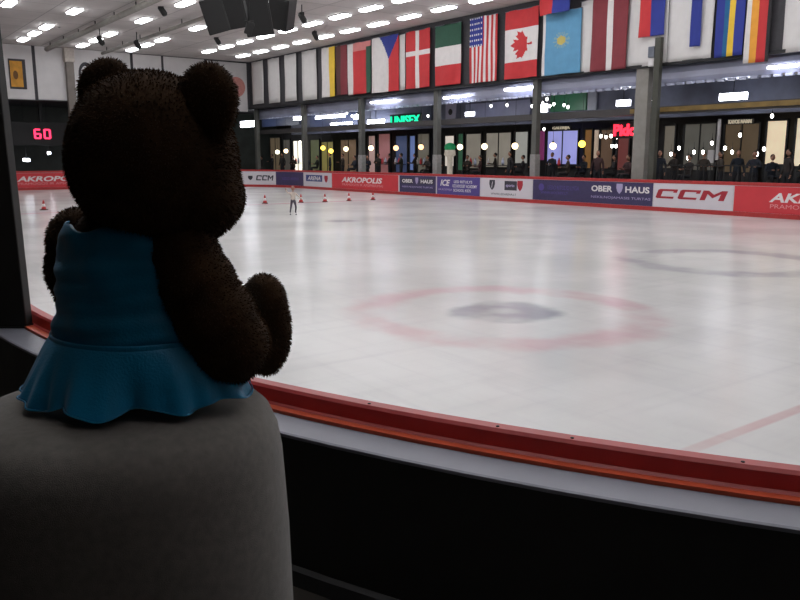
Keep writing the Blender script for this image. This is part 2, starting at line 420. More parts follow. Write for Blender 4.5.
# ------------------------------------------------------------------ adverts on the boards
AZ0, AZ1 = 0.165, 1.065
def advert(x0, x1, label, mt, items, left=False, seam=True):
    lo, hi = (0, CUM[40]) if left else (CUM[40] + R * 0.35, CUM[40 + 48 + 160 + 10])
    s0, s1 = s_at_px(x0, lo, hi), s_at_px(x1, lo, hi)
    s0 += 0.01; s1 -= 0.01; wd = s1 - s0; ht = AZ1 - AZ0
    u, v = path((s0 + s1) / 2, -0.006); org = W(u, v, AZ0)
    def mp(x, y, off):                            # x, y in metres from the panel centre
        u, v = path((s0 + s1) / 2 + x, off); return W(u, v, AZ0 + ht / 2 + y) - org
    k = max(2, int(wd / 0.35)); vs = []; fs = []
    for i in range(k + 1):
        x = wd * (i / k - 0.5); vs += [(x, -ht / 2), (x, ht / 2)]
    fs = [(2 * i, 2 * i + 2, 2 * i + 3, 2 * i + 1) for i in range(k)]
    v3, f3 = slab(fs, vs, mp, -0.010, -0.001)
    p = MB().add(v3, f3).build('advert_board', mt, loc=org); tag(p, label, 'advert')
    for it in items:
        nm, shape, cx, cy, w, h, m, lvl = it[:8]
        sv, sf = text_mesh(*shape) if isinstance(shape, tuple) and isinstance(shape[0], str) else shape
        o = lambda x, y: ((cx - 0.5) * wd + x * w * wd, (0.5 - cy) * ht + y * h * ht)
        pts = [o(x, y) for x, y in sv]
        v3, f3 = slab(sf, pts, mp, -0.010 - 0.003 * lvl, -0.0101 - 0.003 * (lvl - 1))
        MB().add(v3, f3).build(nm, m, p)
    return p
M_adw = mat('white_advert', (214, 208, 214), 0.5, var=0.03, scale=1.5)
M_adb = mat('blue_advert_box', (66, 74, 132), 0.5)
M_pink = mat('pale_red_lettering', (226, 150, 152), 0.6, var=0.04)
M_lilac = mat('lilac_lettering', (176, 164, 200), 0.6, var=0.04)
AK = lambda cx, w: [('lettering', ('AKROPOLIS', 0.22, 0.03), cx, 0.40, w, 0.36, M_text, 1), ('lettering', ('PRAMOGOS IR APSIPIRKIMAI', 0.0, 0.0), cx + 0.01, 0.73, w, 0.16, M_pink, 1)]
ADS = [
 (6, 92, 'red advert with white lettering on the boards at the left end of the rink', M_redad, AK(0.52, 0.80), True),
 (243.5, 275.5, 'white CCM advert with dark lettering, farthest left on the far boards', M_adw,
  [('logo', SHIELD, 0.20, 0.5, 0.16, 0.34, M_textd, 1), ('lettering', CCM, 0.66, 0.48, 0.56, 0.40, M_textd, 1)], False),
 (276, 303.5, 'plain dark blue advert behind the skating child', M_navy, [('lettering', ('LEDO ARENA', 0.0, 0.0), 0.5, 0.5, 0.6, 0.2, M_indigo, 1)], False),
 (304, 331.5, 'white advert with blue logo box left of the red advert', M_adw,
  [('logo_box', SQ, 0.38, 0.40, 0.60, 0.46, M_adb, 1), ('lettering', ('ARENA', 0.25, 0.02), 0.38, 0.40, 0.48, 0.28, M_text, 2), ('logo', SHIELD, 0.82, 0.44, 0.14, 0.5, M_textr, 1)], False),
 (332, 398.5, 'red AKROPOLIS advert in the middle of the far boards', M_redad, AK(0.47, 0.62), False),
 (399.5, 436, 'navy OBER HAUS advert directly right of the red advert', M_navy,
  [('lettering_box', SQ, 0.22, 0.32, 0.34, 0.32, M_textd, 1), ('lettering_box', SQ, 0.76, 0.32, 0.38, 0.32, M_textd, 1),
   ('lettering', ('OBER', 0, 0.03), 0.23, 0.32, 0.3, 0.22, M_text, 2), ('logo', SHIELD, 0.49, 0.30, 0.09, 0.40, M_lilac, 1), ('lettering', ('HAUS', 0, 0.03), 0.76, 0.32, 0.32, 0.22, M_text, 2),
   ('lettering', ('NEKILNOJAMASIS TURTAS', 0, 0), 0.5, 0.68, 0.84, 0.12, M_lilac, 1)], False),
 (437, 480, 'indigo ICE advert with three lines of lettering', M_indigo,
  [('lettering', ('ICE', 0.3, 0.03), 0.20, 0.34, 0.24, 0.36, M_text, 1), ('lettering', ('AKADEMIJA', 0, 0), 0.20, 0.74, 0.34, 0.14, M_lilac, 1),
   ('lettering', ('LED RITULYS', 0, 0.01), 0.62, 0.26, 0.42, 0.15, M_text, 1), ('lettering', ('ICE HOCKEY ACADEMY', 0, 0.01), 0.66, 0.50, 0.56, 0.17, M_text, 1), ('lettering', ('SCHOOL KIDS', 0, 0.01), 0.6, 0.74, 0.4, 0.16, M_text, 1)], False),
 (481, 532, 'white advert with a shield and a dark logo box', M_adw,
  [('shield_logo', SHIELD, 0.23, 0.36, 0.13, 0.54, M_textd, 1), ('shield_mark', (('I', 0.4, 0.05)), 0.23, 0.34, 0.03, 0.32, M_adw, 2),
   ('logo_box', SQ, 0.60, 0.36, 0.24, 0.48, M_textd, 1), ('lettering', ('sporto', 0.1, 0.02), 0.59, 0.38, 0.17, 0.18, M_lilac, 2), ('logo', SHIELD, 0.78, 0.36, 0.12, 0.54, M_textr, 1),
   ('lettering', ('WWW.LEDARENA.LT', 0, 0), 0.46, 0.82, 0.5, 0.11, M_textd, 1)], False),
 (533, 653, 'long navy OBER HAUS advert left of the white advert with red letters', M_navy,
  [('faded_mark', circle(), 0.08, 0.36, 0.05, 0.36, M_indigo, 1), ('lettering', ('LEDO RITULIO LYGA', 0.1, 0), 0.28, 0.36, 0.28, 0.2, M_indigo, 1), ('lettering', ('WWW.HOCKEY.LT', 0, 0), 0.2, 0.62, 0.25, 0.12, M_indigo, 1),
   ('lettering', ('OBER', 0, 0.03), 0.61, 0.32, 0.17, 0.28, M_text, 1), ('logo', SHIELD, 0.75, 0.30, 0.055, 0.46, M_lilac, 1), ('lettering', ('HAUS', 0, 0.03), 0.885, 0.32, 0.18, 0.28, M_text, 1),
   ('lettering', ('NEKILNOJAMASIS TURTAS', 0, 0), 0.755, 0.72, 0.46, 0.14, M_lilac, 1)], False),
 (654, 733, 'white CCM advert with large red slanted letters', M_adw, [('lettering', CCM, 0.49, 0.43, 0.90, 0.40, M_textr, 1)], False),
 (733.8, 905, 'red AKROPOLIS advert at the right edge, beside the white CCM advert', M_redad, AK(0.585, 0.70), False),
]
for a in ADS: advert(a[0], a[1], a[2], a[3], a[4], a[5])

# ------------------------------------------------------------------ flags and banners on the fascias
def col(n, c): return mat('cloth_' + n, c, 0.8, var=0.06, scale=3)
FR, FW, FB, FG, FY = col('red', (196, 52, 56)), col('white', (220, 214, 212)), col('blue', (44, 56, 140)), col('green', (44, 84, 66)), col('yellow', (230, 190, 60))
FM, FS, FT, FK, FO, FBR = col('maroon', (128, 50, 58)), col('sky', (96, 152, 188)), col('teal', (30, 96, 140)), col('black', (40, 38, 40)), col('orange', (232, 160, 60)), col('brown', (86, 52, 50))
def hang(name, label, cat, x0, x1, yt, yb, mats, fn=None, nx=24, nz=36, v=26.78, group=None, wave=0.035, ph=None):
    xm, ym = (x0 + x1) / 2, (yt + yb) / 2
    u0 = on_v(x0, ym, v)[0]; u1 = on_v(x1, ym, v)[0]; z1 = on_v(xm, yt, v)[1]; z0 = on_v(xm, yb, v)[1]
    z1 = min(z1, ZC - 0.03)
    w = u0 - u1; h = z1 - z0; ph = rnd.random() * 6 if ph is None else ph
    vs = []; fs = []; ms = []
    for j in range(nz + 1):
        for i in range(nx + 1):
            a, b = i / nx, j / nz
            y = wave * (0.25 + b) * math.sin(a * w * 4.2 + ph + 0.6 * b) + 0.012 * math.sin(7 * b + 9 * a + ph)
            vs.append(((a - 0.5) * w, y, h * (1 - b)))
    for j in range(nz):
        for i in range(nx):
            q = j * (nx + 1) + i; fs.append((q, q + nx + 1, q + nx + 2, q + 1)); ms.append(fn((i + .5) / nx, (j + .5) / nz) if fn else 0)
    mb = MB(); mb.add(vs, fs, ms, None, True)
    o = mb.build(name, mats, loc=W((u0 + u1) / 2, v, z0), rz=ANG, recalc=False)
    sd = o.modifiers.new('s', 'SOLIDIFY'); sd.thickness = 0.012; sd.offset = 0
    tag(o, label, cat, group)
    MB().tube((-w / 2 - 0.03, 0, h - 0.01), (w / 2 + 0.03, 0, h - 0.01), 0.018, m=0).build('hanging_rod', M_metal, o)
    return o, w, h
def vstripes(*edges):
    return lambda a, b: sum(a > e for e in edges)
def hstripes(*edges):
    return lambda a, b: sum(b > e for e in edges)
# narrow white banners, left to right
NB = [(252, 263.5, 61, 104), (268, 279.5, 58, 103), (285, 296.5, 54, 101), (302, 316.5, 50, 100)]
for i, (a, b, c, d) in enumerate(NB):
    hang('banner', ORD[i] + ' narrow white banner from the left corner of the flag wall', 'banner', a, b, c, d, [M_cloth], None, 6, 8, 26.86, 'narrow white banners on the flag wall', 0.02)
hang('flag', 'white flag with a yellow edge right of the narrow white banners', 'flag', 322, 335, 47, 97, [FW, FY], vstripes(0.54))
hang('flag', 'dark brown and maroon hanging flag beside the yellow edged flag', 'flag', 336, 347, 45, 95, [FBR, FM], vstripes(0.45))
hang('flag', 'white, red and green striped hanging flag', 'flag', 347.5, 371, 42, 94, [FW, FR, FG, col('pale_red', (210, 130, 128))], lambda a, b: 0 if a < 0.26 else ((3 if b < 0.18 else 1) if a < 0.78 else (3 if b < 0.12 else 2)))
def czech(a, b):
    if b < 0.42 and abs(a - 0.66) < 0.36 * (1 - b / 0.42): return 2
    return 0 if a < 0.66 else 1
hang('flag', 'hanging flag in white and red with a blue triangle', 'flag', 372, 398.5, 36, 92, [FW, FR, FB], czech, 40, 60)
hang('banner', 'thin white banner strip between blue triangle flag and white cross flag', 'banner', 399, 405, 34, 90, [M_cloth], None, 6, 8, 26.86)
hang('flag', 'red hanging flag with a white cross', 'flag', 406, 430, 30, 88, [FR, FW], lambda a, b: 1 if (0.40 < a < 0.54 or 0.35 < b < 0.43) else 0, 50, 60)
hang('flag', 'hanging flag of green, white and red horizontal bands', 'flag', 435, 461, 24, 85, [FG, FW, FR], hstripes(0.36, 0.66))
def usa(a, b):
    if a < 0.5 and b < 0.45: return 2 if (int(a * 24) % 2 or int(b * 36) % 3) else 1
    return 0 if int(a * 13) % 2 == 0 else 1
hang('flag', 'hanging flag with blue starred corner and red and white stripes', 'flag', 469.5, 497, 16, 82, [FR, FW, FB], usa, 52, 72)
LEAF = [(0, -.5), (.1, -.3), (.22, -.36), (.18, -.12), (.33, -.26), (.37, -.17), (.5, -.19), (.44, -.02), (.5, .03), (.24, .2), (.27, .29), (.03, .25), (.04, .5)]
LEAF = LEAF + [(-x, y) for x, y in reversed(LEAF[1:])]
def inpoly(x, y, P):
    c = False
    for i in range(len(P)):
        (x1, y1), (x2, y2) = P[i], P[i - 1]
        if (y1 > y) != (y2 > y) and x < (x2 - x1) * (y - y1) / (y2 - y1) + x1: c = not c
    return c
def canada(a, b):
    if b < 0.27 or b > 0.75: return 0
    x, y = (a - 0.5) / 0.66, (b - 0.51) / 0.40
    return 0 if inpoly(-y, x, LEAF) else 1
hang('flag', 'white hanging flag with red maple leaf and red ends', 'flag', 505, 538, 9, 78, [FR, FW], canada, 70, 110)
def kaz(a, b):
    if (a - .5) ** 2 * 1.0 + ((b - .46) * 1.7) ** 2 < 0.014: return 1
    if (a - .5) ** 2 + ((b - .46) * 1.7) ** 2 < 0.05 and int((math.atan2(b - .46, a - .5) + 4) * 5) % 2: return 3
    return 2 if a < 0.07 else 0
hang('flag', 'sky blue hanging flag with a yellow sun', 'flag', 543, 580.5, 11, 74, [FS, col('dull_gold', (196, 176, 96)), FW, col('pale_gold', (132, 164, 170))], kaz, 44, 60)
hang('flag', 'red and blue flag end hanging above the sky blue flag', 'flag', 540, 570, -45, 13, [FR, FB], vstripes(0.45), v=26.3)
hang('banner', 'tall white banner between sky blue flag and maroon striped flag', 'banner', 580, 596, 0, 72, [M_cloth], None, 8, 10, 26.88)
hang('flag', 'maroon, white and maroon striped tall hanging flag', 'flag', 592.5, 628, -20, 70, [FM, FW], lambda a, b: 1 if 0.40 < a < 0.60 else 0)
hang('banner', 'wide white banner behind the red and blue flag', 'banner', 628, 668, -20, 66, [M_cloth], None, 12, 12, 26.88)
hang('flag', 'red and blue hanging flag above the top of the dark post', 'flag', 641, 665.5, -40, 36, [FR, FB], vstripes(0.47), v=26.7)
hang('banner', 'wide white banner left of the narrow blue flag', 'banner', 669, 714, -22, 60, [M_cloth], None, 12, 12, 26.88)
hang('flag', 'narrow blue flag hanging on the wide white banners', 'flag', 692, 702, -40, 46, [FB], v=26.74)
hang('flag', 'blue hanging flag with a yellow stripe', 'flag', 717, 746, -45, 56, [FB, FT, FY], lambda a, b: [0, 1, 2, 0][sum(a > e for e in (0.28, 0.46, 0.68))], 40, 20)
hang('flag', 'white, orange, red and black striped hanging flag', 'flag', 747.5, 772, -48, 62, [FW, FO, FR, FK], vstripes(0.2, 0.48, 0.84), 40, 20)
hang('banner', 'white banner at the right edge beyond the striped flags', 'banner', 786, 822, -55, 51, [M_cloth], None, 12, 12, 26.86)
# left fascia banners
def lpanel(name, label, cat, x0, x1, yt, yb, m, u=ULW - 0.05, th=0.03):
    ym, xm = (yt + yb) / 2, (x0 + x1) / 2
    va, vb = on_u(x0, ym, u)[0], on_u(x1, ym, u)[0]; z1 = min(on_u(xm, yt, u)[1], ZC - 0.02); z0 = on_u(xm, yb, u)[1]
    o = MB().box(-th / 2, th / 2, -(vb - va) / 2, (vb - va) / 2, 0, z1 - z0).build(name, m, loc=W(u, (va + vb) / 2, z0), rz=ANG, bevel=0.006)
    tag(o, label, cat); return o, vb - va, z1 - z0
lpanel('wall_banner', 'white wall panel behind the small yellow poster', 'wall panel', -2, 33, 44, 99, M_white)
lpanel('wall_banner', 'white wall panel between the narrow dark gap and grey column', 'wall panel', 36.5, 66, 47, 100, M_white)
lpanel('wall_banner', 'white wall panel with a dark ring, beside the left bear ear', 'wall panel', 74.5, 131, 51, 103, M_white)
lpanel('wall_banner', 'white wall panel above the bear head between its ears', 'wall panel', 134, 162, 55, 104, M_white)
lpanel('wall_banner', 'white wall panel directly left of the right bear ear', 'wall panel', 164.5, 205, 58, 106, M_white)
o, w_, h_ = lpanel('wall_banner', 'white wall panel with a pale red round emblem, right of the bear', 'wall panel', 207, 247, 62, 111, M_white)
pv, pz = on_u(236, 87, ULW - 0.05)
def lflat(parent, name, shape, x, y, w, h, m, u=ULW - 0.05, d=0.016):
    v_, z_ = on_u(x, y, u); k = parent.location; lv = k.dot(V)
    sv, sf = shape
    v3, f3 = slab(sf, [(a * w, b * h) for a, b in sv], lambda a, b, q: (q, a + v_ - lv, b + z_ - k.z), d + 0.02, d - 0.001)
    return MB().add(v3, f3).build(name, m, parent)
lflat(o, 'emblem', circle(), 236, 87, 1.45, 1.45, mat('pale_red', (196, 132, 124), 0.7))
lflat(o, 'emblem_center', circle(12), 236, 88, 0.4, 0.5, mat('dusky', (120, 84, 80), 0.7), d=0.037)
ring_o = [q for q in bpy.data.objects if q.get('label', '').startswith('white wall panel with a dark ring')][0]
lflat(ring_o, 'ring_emblem', ringp(), 86, 74, 0.95, 1.5, M_fasc)
yp, w_, h_ = lpanel('poster', 'small yellow poster with dark frame high on the left wall', 'poster', 9, 26, 59, 89, M_fasc, ULW - 0.085, 0.03)
v0_, z0_ = on_u(16.5, 74, ULW - 0.085)
lflat(yp, 'poster_print', SQ, 16.5, 74, w_ * 0.72, h_ * 0.86, mat('poster_yellow', (206, 146, 52), 0.7, var=0.25, scale=2), u=ULW - 0.085)
lflat(yp, 'poster_mark', circle(10), 15.5, 75, w_ * 0.3, h_ * 0.3, mat('poster_brown', (110, 74, 34), 0.7), u=ULW - 0.085, d=0.037)
# grey column on the left wall
vv, zz = on_u(70, 75, ULW - 0.25)
cl = thing('wall_column', 'pale grey column on the left wall behind the bear', 'column', W(ULW - 0.25, vv, ZF))
MB().box(-0.2, 0.2, -0.24, 0.24, 0, ZC - ZF - 0.9).build('shaft', mat('column_taupe', (120, 112, 106), 0.7, scale=2), cl, bevel=0.03)
MB().box(-0.26, 0.26, -0.30, 0.30, ZC - ZF - 0.9, ZC - ZF - 0.01).build('capital', mat('column_pale', (190, 180, 172), 0.7), cl, bevel=0.03)

# scoreboard
vv, zz = on_u(42, 134, 57.0)
sb = thing('scoreboard', 'black scoreboard glowing with red digits at left end of hall', 'scoreboard', W(57.0, vv, zz - 0.75))
MB().box(-0.12, 0.12, -2.6, 2.6, 0, 1.5).build('housing', M_black, sb, bevel=0.02)
MB().box(-0.12, 0.12, -0.1, 0.1, 1.5, ZG - (zz - 0.75)).build('hanger', M_black, sb)
M_digit = mat('red_digit', (255, 50, 90), 0.5, emit=2.5)
SEG = {'6': 'afgedc', '0': 'abcdef'}
def digit(ch, cy):
    w, h, t = 0.17, 0.33, 0.06; q = MB()
    R_ = {'a': (-w, w, h - t, h + t), 'g': (-w, w, -t, t), 'd': (-w, w, -h - t, -h + t), 'f': (-w - t, -w + t, 0, h), 'b': (w - t, w + t, 0, h), 'e': (-w - t, -w + t, -h, 0), 'c': (w - t, w + t, -h, 0)}
    for s in SEG[ch]:
        a = R_[s]; q.box(0.12, 0.15, cy + a[0], cy + a[1], 0.75 + a[2] * 0.85, 0.75 + a[3] * 0.85)
    return tag(q.build('digit', M_digit, sb), 'glowing red digit')
digit('6', -0.30); digit('0', 0.30)

# ------------------------------------------------------------------ ceiling lamps
M_lamp = mat('lamp_glow', (248, 251, 254), 0.5, var=0.01, emit=11.8)
M_hous = mat('lamp_housing', (120, 118, 116), 0.6)
def make_lamp():
    t = thing('ceiling_lamp', 'x', 'ceiling lamp', (0, 0, 0))
    MB().box(-0.71, 0.71, -0.25, 0.25, -0.05, 0.0).build('housing', M_hous, t, bevel=0.01)
    q = MB(); prof = [(-0.23, -0.051), (-0.21, -0.12), (-0.14, -0.14), (0.14, -0.14), (0.21, -0.12), (0.23, -0.051)]; k = 6
    q.add([(x, y, z) for x in (-0.68, 0.68) for y, z in prof], [(i, (i + 1) % k, k + (i + 1) % k, k + i) for i in range(k)] + [tuple(range(k)), tuple(range(k, 12))])
    q.build('diffuser', M_lamp, t); return t
lamp0 = make_lamp(); first = True
ROWS = [('row nearest the flags', 24.65, [27.0 + 2.69 * k for k in range(-10, 10)]),
        ('second row from the flags', 21.85, [29.0 + 2.68 * k for k in range(-11, 9)]),
        ('third row from the flags', 17.55, [q for q in (41.9 + 2.69 * k for k in range(-16, 5)) if abs(q - 44.6) > .5 and abs(q - 39.2) > .5]),
        ('fourth row from the flags', 14.4, [q for q in (35.7 + 2.8 * k for k in range(-13, 7)) if abs(q - 38.5) > .5 and abs(q - 44.1) > .5]),
        ('fifth row from the flags', 10.9, [q for q in (40.7 + 2.83 * k for k in range(-14, 5)) if abs(q - 43.5) > .5 and abs(q - 37.9) > .5]),
        ('sixth row from the flags', 8.0, [40.5 - 2.69 * k for k in range(0, 16)]),
        ('seventh row from the flags', 4.6, [38.0 - 2.69 * k for k in range(0, 15)]),
        ('added unseen row nearest the bear', 1.5, [11.0 - 2.3 * k for k in range(0, 6)])]  # out of view, added to brighten the ledge, stool and skirt
for nm, v_, us in ROWS:
    us = sorted(us, reverse=True)
    for i, u_ in enumerate(us):
        if u_ > 54 or u_ < -2: continue
        o = lamp0 if first else copy_tree(lamp0); first = False
        o.location = W(u_, v_, ZC); o['label'] = 'white ceiling lamp, %s from the left wall in the %s' % (ORD[i], nm); o['group'] = 'ceiling lamps in the ' + nm

# loudspeaker cluster hanging from the ceiling
M_spk = mat('speaker_black', (24, 23, 23), 0.6, scale=6); M_gril = mat('speaker_grille', (30, 29, 29), 0.7, bump=0.4, scale=40)
SPK = [(214, 15, 0.37, 0.55, 0.25, -0.3, 'leftmost black loudspeaker hanging above the rink'), (236, 11, 0.42, 0.56, -0.1, -0.15, 'black loudspeaker hanging second from left in the cluster'),
       (259, 16, 0.50, 0.66, 0.0, -0.12, 'largest black loudspeaker, third from left in the hanging cluster'), (283, 13, 0.44, 0.58, -0.35, 0.3, 'rightmost black loudspeaker tilted at the end of the cluster'),
       (249, 28, 0.13, 0.20, 0.4, 0.3, 'smallest black loudspeaker hanging low in the cluster')]
for (x, y, hw, hh, yaw, tilt, lb), dy in zip(SPK, (27.0, 28.4, 29.9, 31.2, 25.8)):
    P = on_y(x, y, dy); t = thing('loudspeaker', lb, 'loudspeaker', P, 0, 'hanging loudspeakers')
    Rm = Matrix.Rotation(yaw, 4, 'Z') @ Matrix.Rotation(tilt, 4, 'Y') @ Matrix.Rotation(0.25, 4, 'X')
    q = MB(); d = hw * 0.9
    vs = [(sx * hw * (0.75 if sy > 0 else 1), sy * d, sz * hh) for sx in (-1, 1) for sy in (-1, 1) for sz in (-1, 1)]
    q.add(vs, [(0, 1, 3, 2), (4, 6, 7, 5), (0, 4, 5, 1), (2, 3, 7, 6), (0, 2, 6, 4), (1, 5, 7, 3)], 0, Rm); q.build('cabinet', M_spk, t, bevel=0.03)
    MB().box(-hw * .88, hw * .88, -d - 0.03, -d - 0.001, -hh * .9, hh * .9, 0, Rm).build('grille', M_gril, t, bevel=0.01)
    q = MB(); q.tube((0, 0, hh * 0.8), (0, 0, ZC - P.z), 0.04); q.tube((-hw * 1.05, 0, hh * 1.02), (hw * 1.05, 0, hh * 1.02), 0.03); q.build('hanger', M_black, t)
# small spotlights under the ceiling
SPOT = [(315, 35, 23.2, 'small dark spotlight under the ceiling beside the second lamp row'), (302, 17, 19.0, 'small dark spotlight right of the loudspeaker cluster'), (100, 40, 13.0, 'small dark spotlight above the left bear ear'),
        (137, 44, 15.5, 'small dark spotlight above the bear head near the lamps'), (162, 10, 14.0, 'dark spotlight high above the bear head'), (217, 40, 20.0, 'small dark spotlight hanging below the leftmost loudspeaker'), (57, 22, 11.5, 'dark spotlight left of the tall pale column')]
M_lens = mat('spot_lens', (90, 90, 96), 0.2)
for x, y, v_, lb in SPOT:
    u_, z_ = on_v(x, y, v_); t = thing('spotlight', lb, 'spotlight', W(u_, v_, z_), ANG, 'spotlights under the ceiling')
    Rm = Matrix.Rotation(0.6, 4, 'X')
    MB().lathe([(0.10, -0.28), (0.14, -0.2), (0.13, 0.15), (0.07, 0.22)], 16, 0, Rm).build('body', M_spk, t)
    MB().lathe([(0.095, -0.3), (0.095, -0.281)], 16, 0, Rm).build('lens', M_lens, t)
    q = MB(); q.tube((0, 0, 0.14), (0, 0, max(0.3, ZC - z_)), 0.025); q.box(-0.17, -0.15, -0.03, 0.03, -0.05, 0.2); q.box(0.15, 0.17, -0.03, 0.03, -0.05, 0.2); q.box(-0.17, 0.17, -0.03, 0.03, 0.18, 0.2); q.build('yoke', M_black, t)
# service pipes under the left part of the ceiling
for i, (v_, r_, lb) in enumerate(((12.6, 0.14, 'thick grey duct under the ceiling left of the bear head'), (16.0, 0.09, 'thin grey pipe under the ceiling above the bear head'))):
    t = thing('ceiling_duct', lb, 'duct', W(40, v_, ZC - 0.3)); q = MB(); q.tube((-14, 0, 0), (13.5, 0, 0), r_, n=14); q.build('pipe', M_conc, t)
    for k in range(9): MB().box(-13 + k * 3.2 - 0.03, -13 + k * 3.2 + 0.03, -0.02, 0.02, r_, 0.3).build('bracket', M_black, t)

# ------------------------------------------------------------------ far gallery: pillars, post, panels, lamps, shops
PX = [(258, 'first'), (305, 'second'), (362, 'third'), (437, 'fourth'), (535, 'fifth'), (640, 'sixth')]
for x, nm in PX:
    u_ = on_v(x, 160, 27.12)[0]
    t = thing('gallery_pillar', '%s grey pillar from the left behind the far boards' % nm, 'pillar', W(u_, 27.12, ZF), ANG, 'pillars behind the far boards')
    w = 0.17 if x < 500 else 0.15
    if x == 640: w = 0.30
    MB().box(-w, w, -0.14, 0.14, 0, ZG - ZF - 0.005).build('shaft', M_conc if x == 640 else mat('pillar_grey', (92, 92, 88), 0.8, scale=3), t, bevel=0.02)
    if x in (362, 437, 535): MB().box(-w - 0.015, w + 0.015, -0.17, 0.17, 0, 1.62).build('pillar_sleeve', mat('pale_sleeve', (150, 148, 146), 0.6), t, bevel=0.015)
u_, z_ = on_v(655.5, 110, 26.62)
zt_ = on_v(655.5, 38, 26.62)[1]
t = thing('dark_post', 'thin dark post rising in front of the white banner beside the sixth pillar', 'post', W(u_, 26.62, ZF))
MB().box(-0.13, 0.13, -0.1, 0.1, 0, zt_ - ZF).build('shaft', mat('post_olive', (66, 66, 58), 0.6, scale=4), t, bevel=0.01)
MB().box(-0.42, -0.13, -0.12, 0.12, on_v(650, 58, 26.62)[1] - ZF, on_v(650, 47, 26.62)[1] - ZF).build('fixture', M_metal, t, bevel=0.03)
MB().box(-0.38, -0.13, -0.14, 0.14, on_v(650, 67, 26.62)[1] - ZF, on_v(650, 60, 26.62)[1] - ZF).build('fixture', M_white, t, bevel=0.03)

def vrect(x0, x1, y0, y1, v):
    xm, ym = (x0 + x1) / 2, (y0 + y1) / 2
    return on_v(x0, ym, v)[0], on_v(x1, ym, v)[0], on_v(xm, y1, v)[1], on_v(xm, y0, v)[1]
def glow(name, c, e): return mat('glow_' + name, c, 0.5, var=0.10, scale=1.2, emit=e)
# upper-level panels
UP = [(446, 456, 103, 121, (176, 172, 196), 'small pale panel with dark dot right of the fourth pillar'), (466, 530, 102, 121, (150, 154, 184), 'wide pale blue panel between fourth and fifth pillars'),
      (551, 587, 89, 111, (44, 104, 74), 'dark green panel on the upper gallery right of fifth pillar'), (588, 597, 92, 110, (140, 146, 160), 'narrow grey panel beside the dark green panel'),
      (371, 432, 103, 124, (96, 104, 130), 'blue grey panel behind the green glowing sign'), (310, 358, 103, 126, (66, 76, 108), 'dark blue panel between second and third pillars'), (262, 300, 108, 126, (58, 68, 96), 'dark blue panel left of the second pillar')]
for x0, x1, y0, y1, c, lb in UP:
    a, b, z0, z1 = vrect(x0, x1, y0, y1, 30.3)
    z0 = max(z0, 4.1); z1 = min(z1, 5.5)
    o = MB().box(-(a - b) / 2, (a - b) / 2, -0.04, 0.04, 0, z1 - z0).build('upper_panel', mat('panel_%d_%d' % (x0, y0), c, 0.4, scale=1.0, var=0.15), loc=W((a + b) / 2, 30.3, z0), rz=ANG, bevel=0.015)
    tag(o, lb, 'panel')
    if x0 == 446:
        sv, sf = circle(); v3, f3 = slab(sf, [(p * 0.35, q * 0.35) for p, q in sv], lambda p, q, d: (p, -d, q + (z1 - z0) / 2), 0.055, 0.041); MB().add(v3, f3).build('dark_dot', M_black, o)
# gallery lamps (wide white fittings under the upper ceiling); glowing strips added as cladding highlights
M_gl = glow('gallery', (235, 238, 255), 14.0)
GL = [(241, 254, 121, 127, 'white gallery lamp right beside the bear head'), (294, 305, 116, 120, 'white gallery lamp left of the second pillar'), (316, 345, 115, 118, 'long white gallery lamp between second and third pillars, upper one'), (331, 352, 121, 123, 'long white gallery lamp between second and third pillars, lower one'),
      (354, 361, 115, 119, 'short white gallery lamp left of the third pillar'), (368, 384, 118, 122, 'white gallery lamp right of the third pillar'), (371, 396, 100, 102, 'glowing strip added as cladding highlight, high right of third pillar'),
      (444, 466, 96, 98, 'glowing strip added as cladding highlight, high right of the fourth pillar'), (505, 533, 87, 89.5, 'long glowing strip added as cladding highlight left of the fifth pillar'), (768, 797, 65, 68, 'long glowing strip added as cladding highlight at the right edge'), (466, 474, 112, 116, 'short white gallery lamp beside the wide pale blue panel'), (540, 547, 104, 112, 'white gallery lamp left of the dark green panel'),
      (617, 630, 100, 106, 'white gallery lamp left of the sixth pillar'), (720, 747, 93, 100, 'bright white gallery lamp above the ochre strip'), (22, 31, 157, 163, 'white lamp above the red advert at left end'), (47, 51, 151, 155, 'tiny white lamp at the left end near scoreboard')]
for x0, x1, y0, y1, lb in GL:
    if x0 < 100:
        v_, z_ = on_u((x0 + x1) / 2, (y0 + y1) / 2, 57.5); t = thing('lamp_or_highlight', lb, 'lamp', W(57.5, v_, z_)); w = (x1 - x0) / 14 * 0.3; h = 0.1
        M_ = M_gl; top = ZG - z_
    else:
        vg = 28.0 if x0 < 250 else 27.15 if (y1 < 104 and x0 < 500) or y1 < 92 else (28.6 if y0 < 118 else 29.6)  # nearest depth holds the glowing strips that imitate highlights on the cladding
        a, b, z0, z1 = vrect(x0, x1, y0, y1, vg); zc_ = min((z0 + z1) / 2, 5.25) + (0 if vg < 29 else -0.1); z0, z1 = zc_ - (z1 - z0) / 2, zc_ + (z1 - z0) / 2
        t = thing('lamp_or_highlight', lb, 'lamp', W((a + b) / 2, vg, (z0 + z1) / 2)); w = (a - b) / 2; h = max(0.03, (z1 - z0) / 2); top = (ZG - 0.1 if vg > 28 else 5.0) - (z0 + z1) / 2; top = max(top, h + 0.02)
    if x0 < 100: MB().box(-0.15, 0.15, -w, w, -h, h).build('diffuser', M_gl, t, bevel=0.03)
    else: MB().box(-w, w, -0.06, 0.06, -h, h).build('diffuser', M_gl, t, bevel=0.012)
    q = MB(); q.box(-0.08 if x0 < 100 else -w, 0.08 if x0 < 100 else w, -0.07, 0.07, h, h + 0.03); q.tube((0, 0, h), (0, 0, top), 0.015, n=6); q.build('fitting', M_black, t)
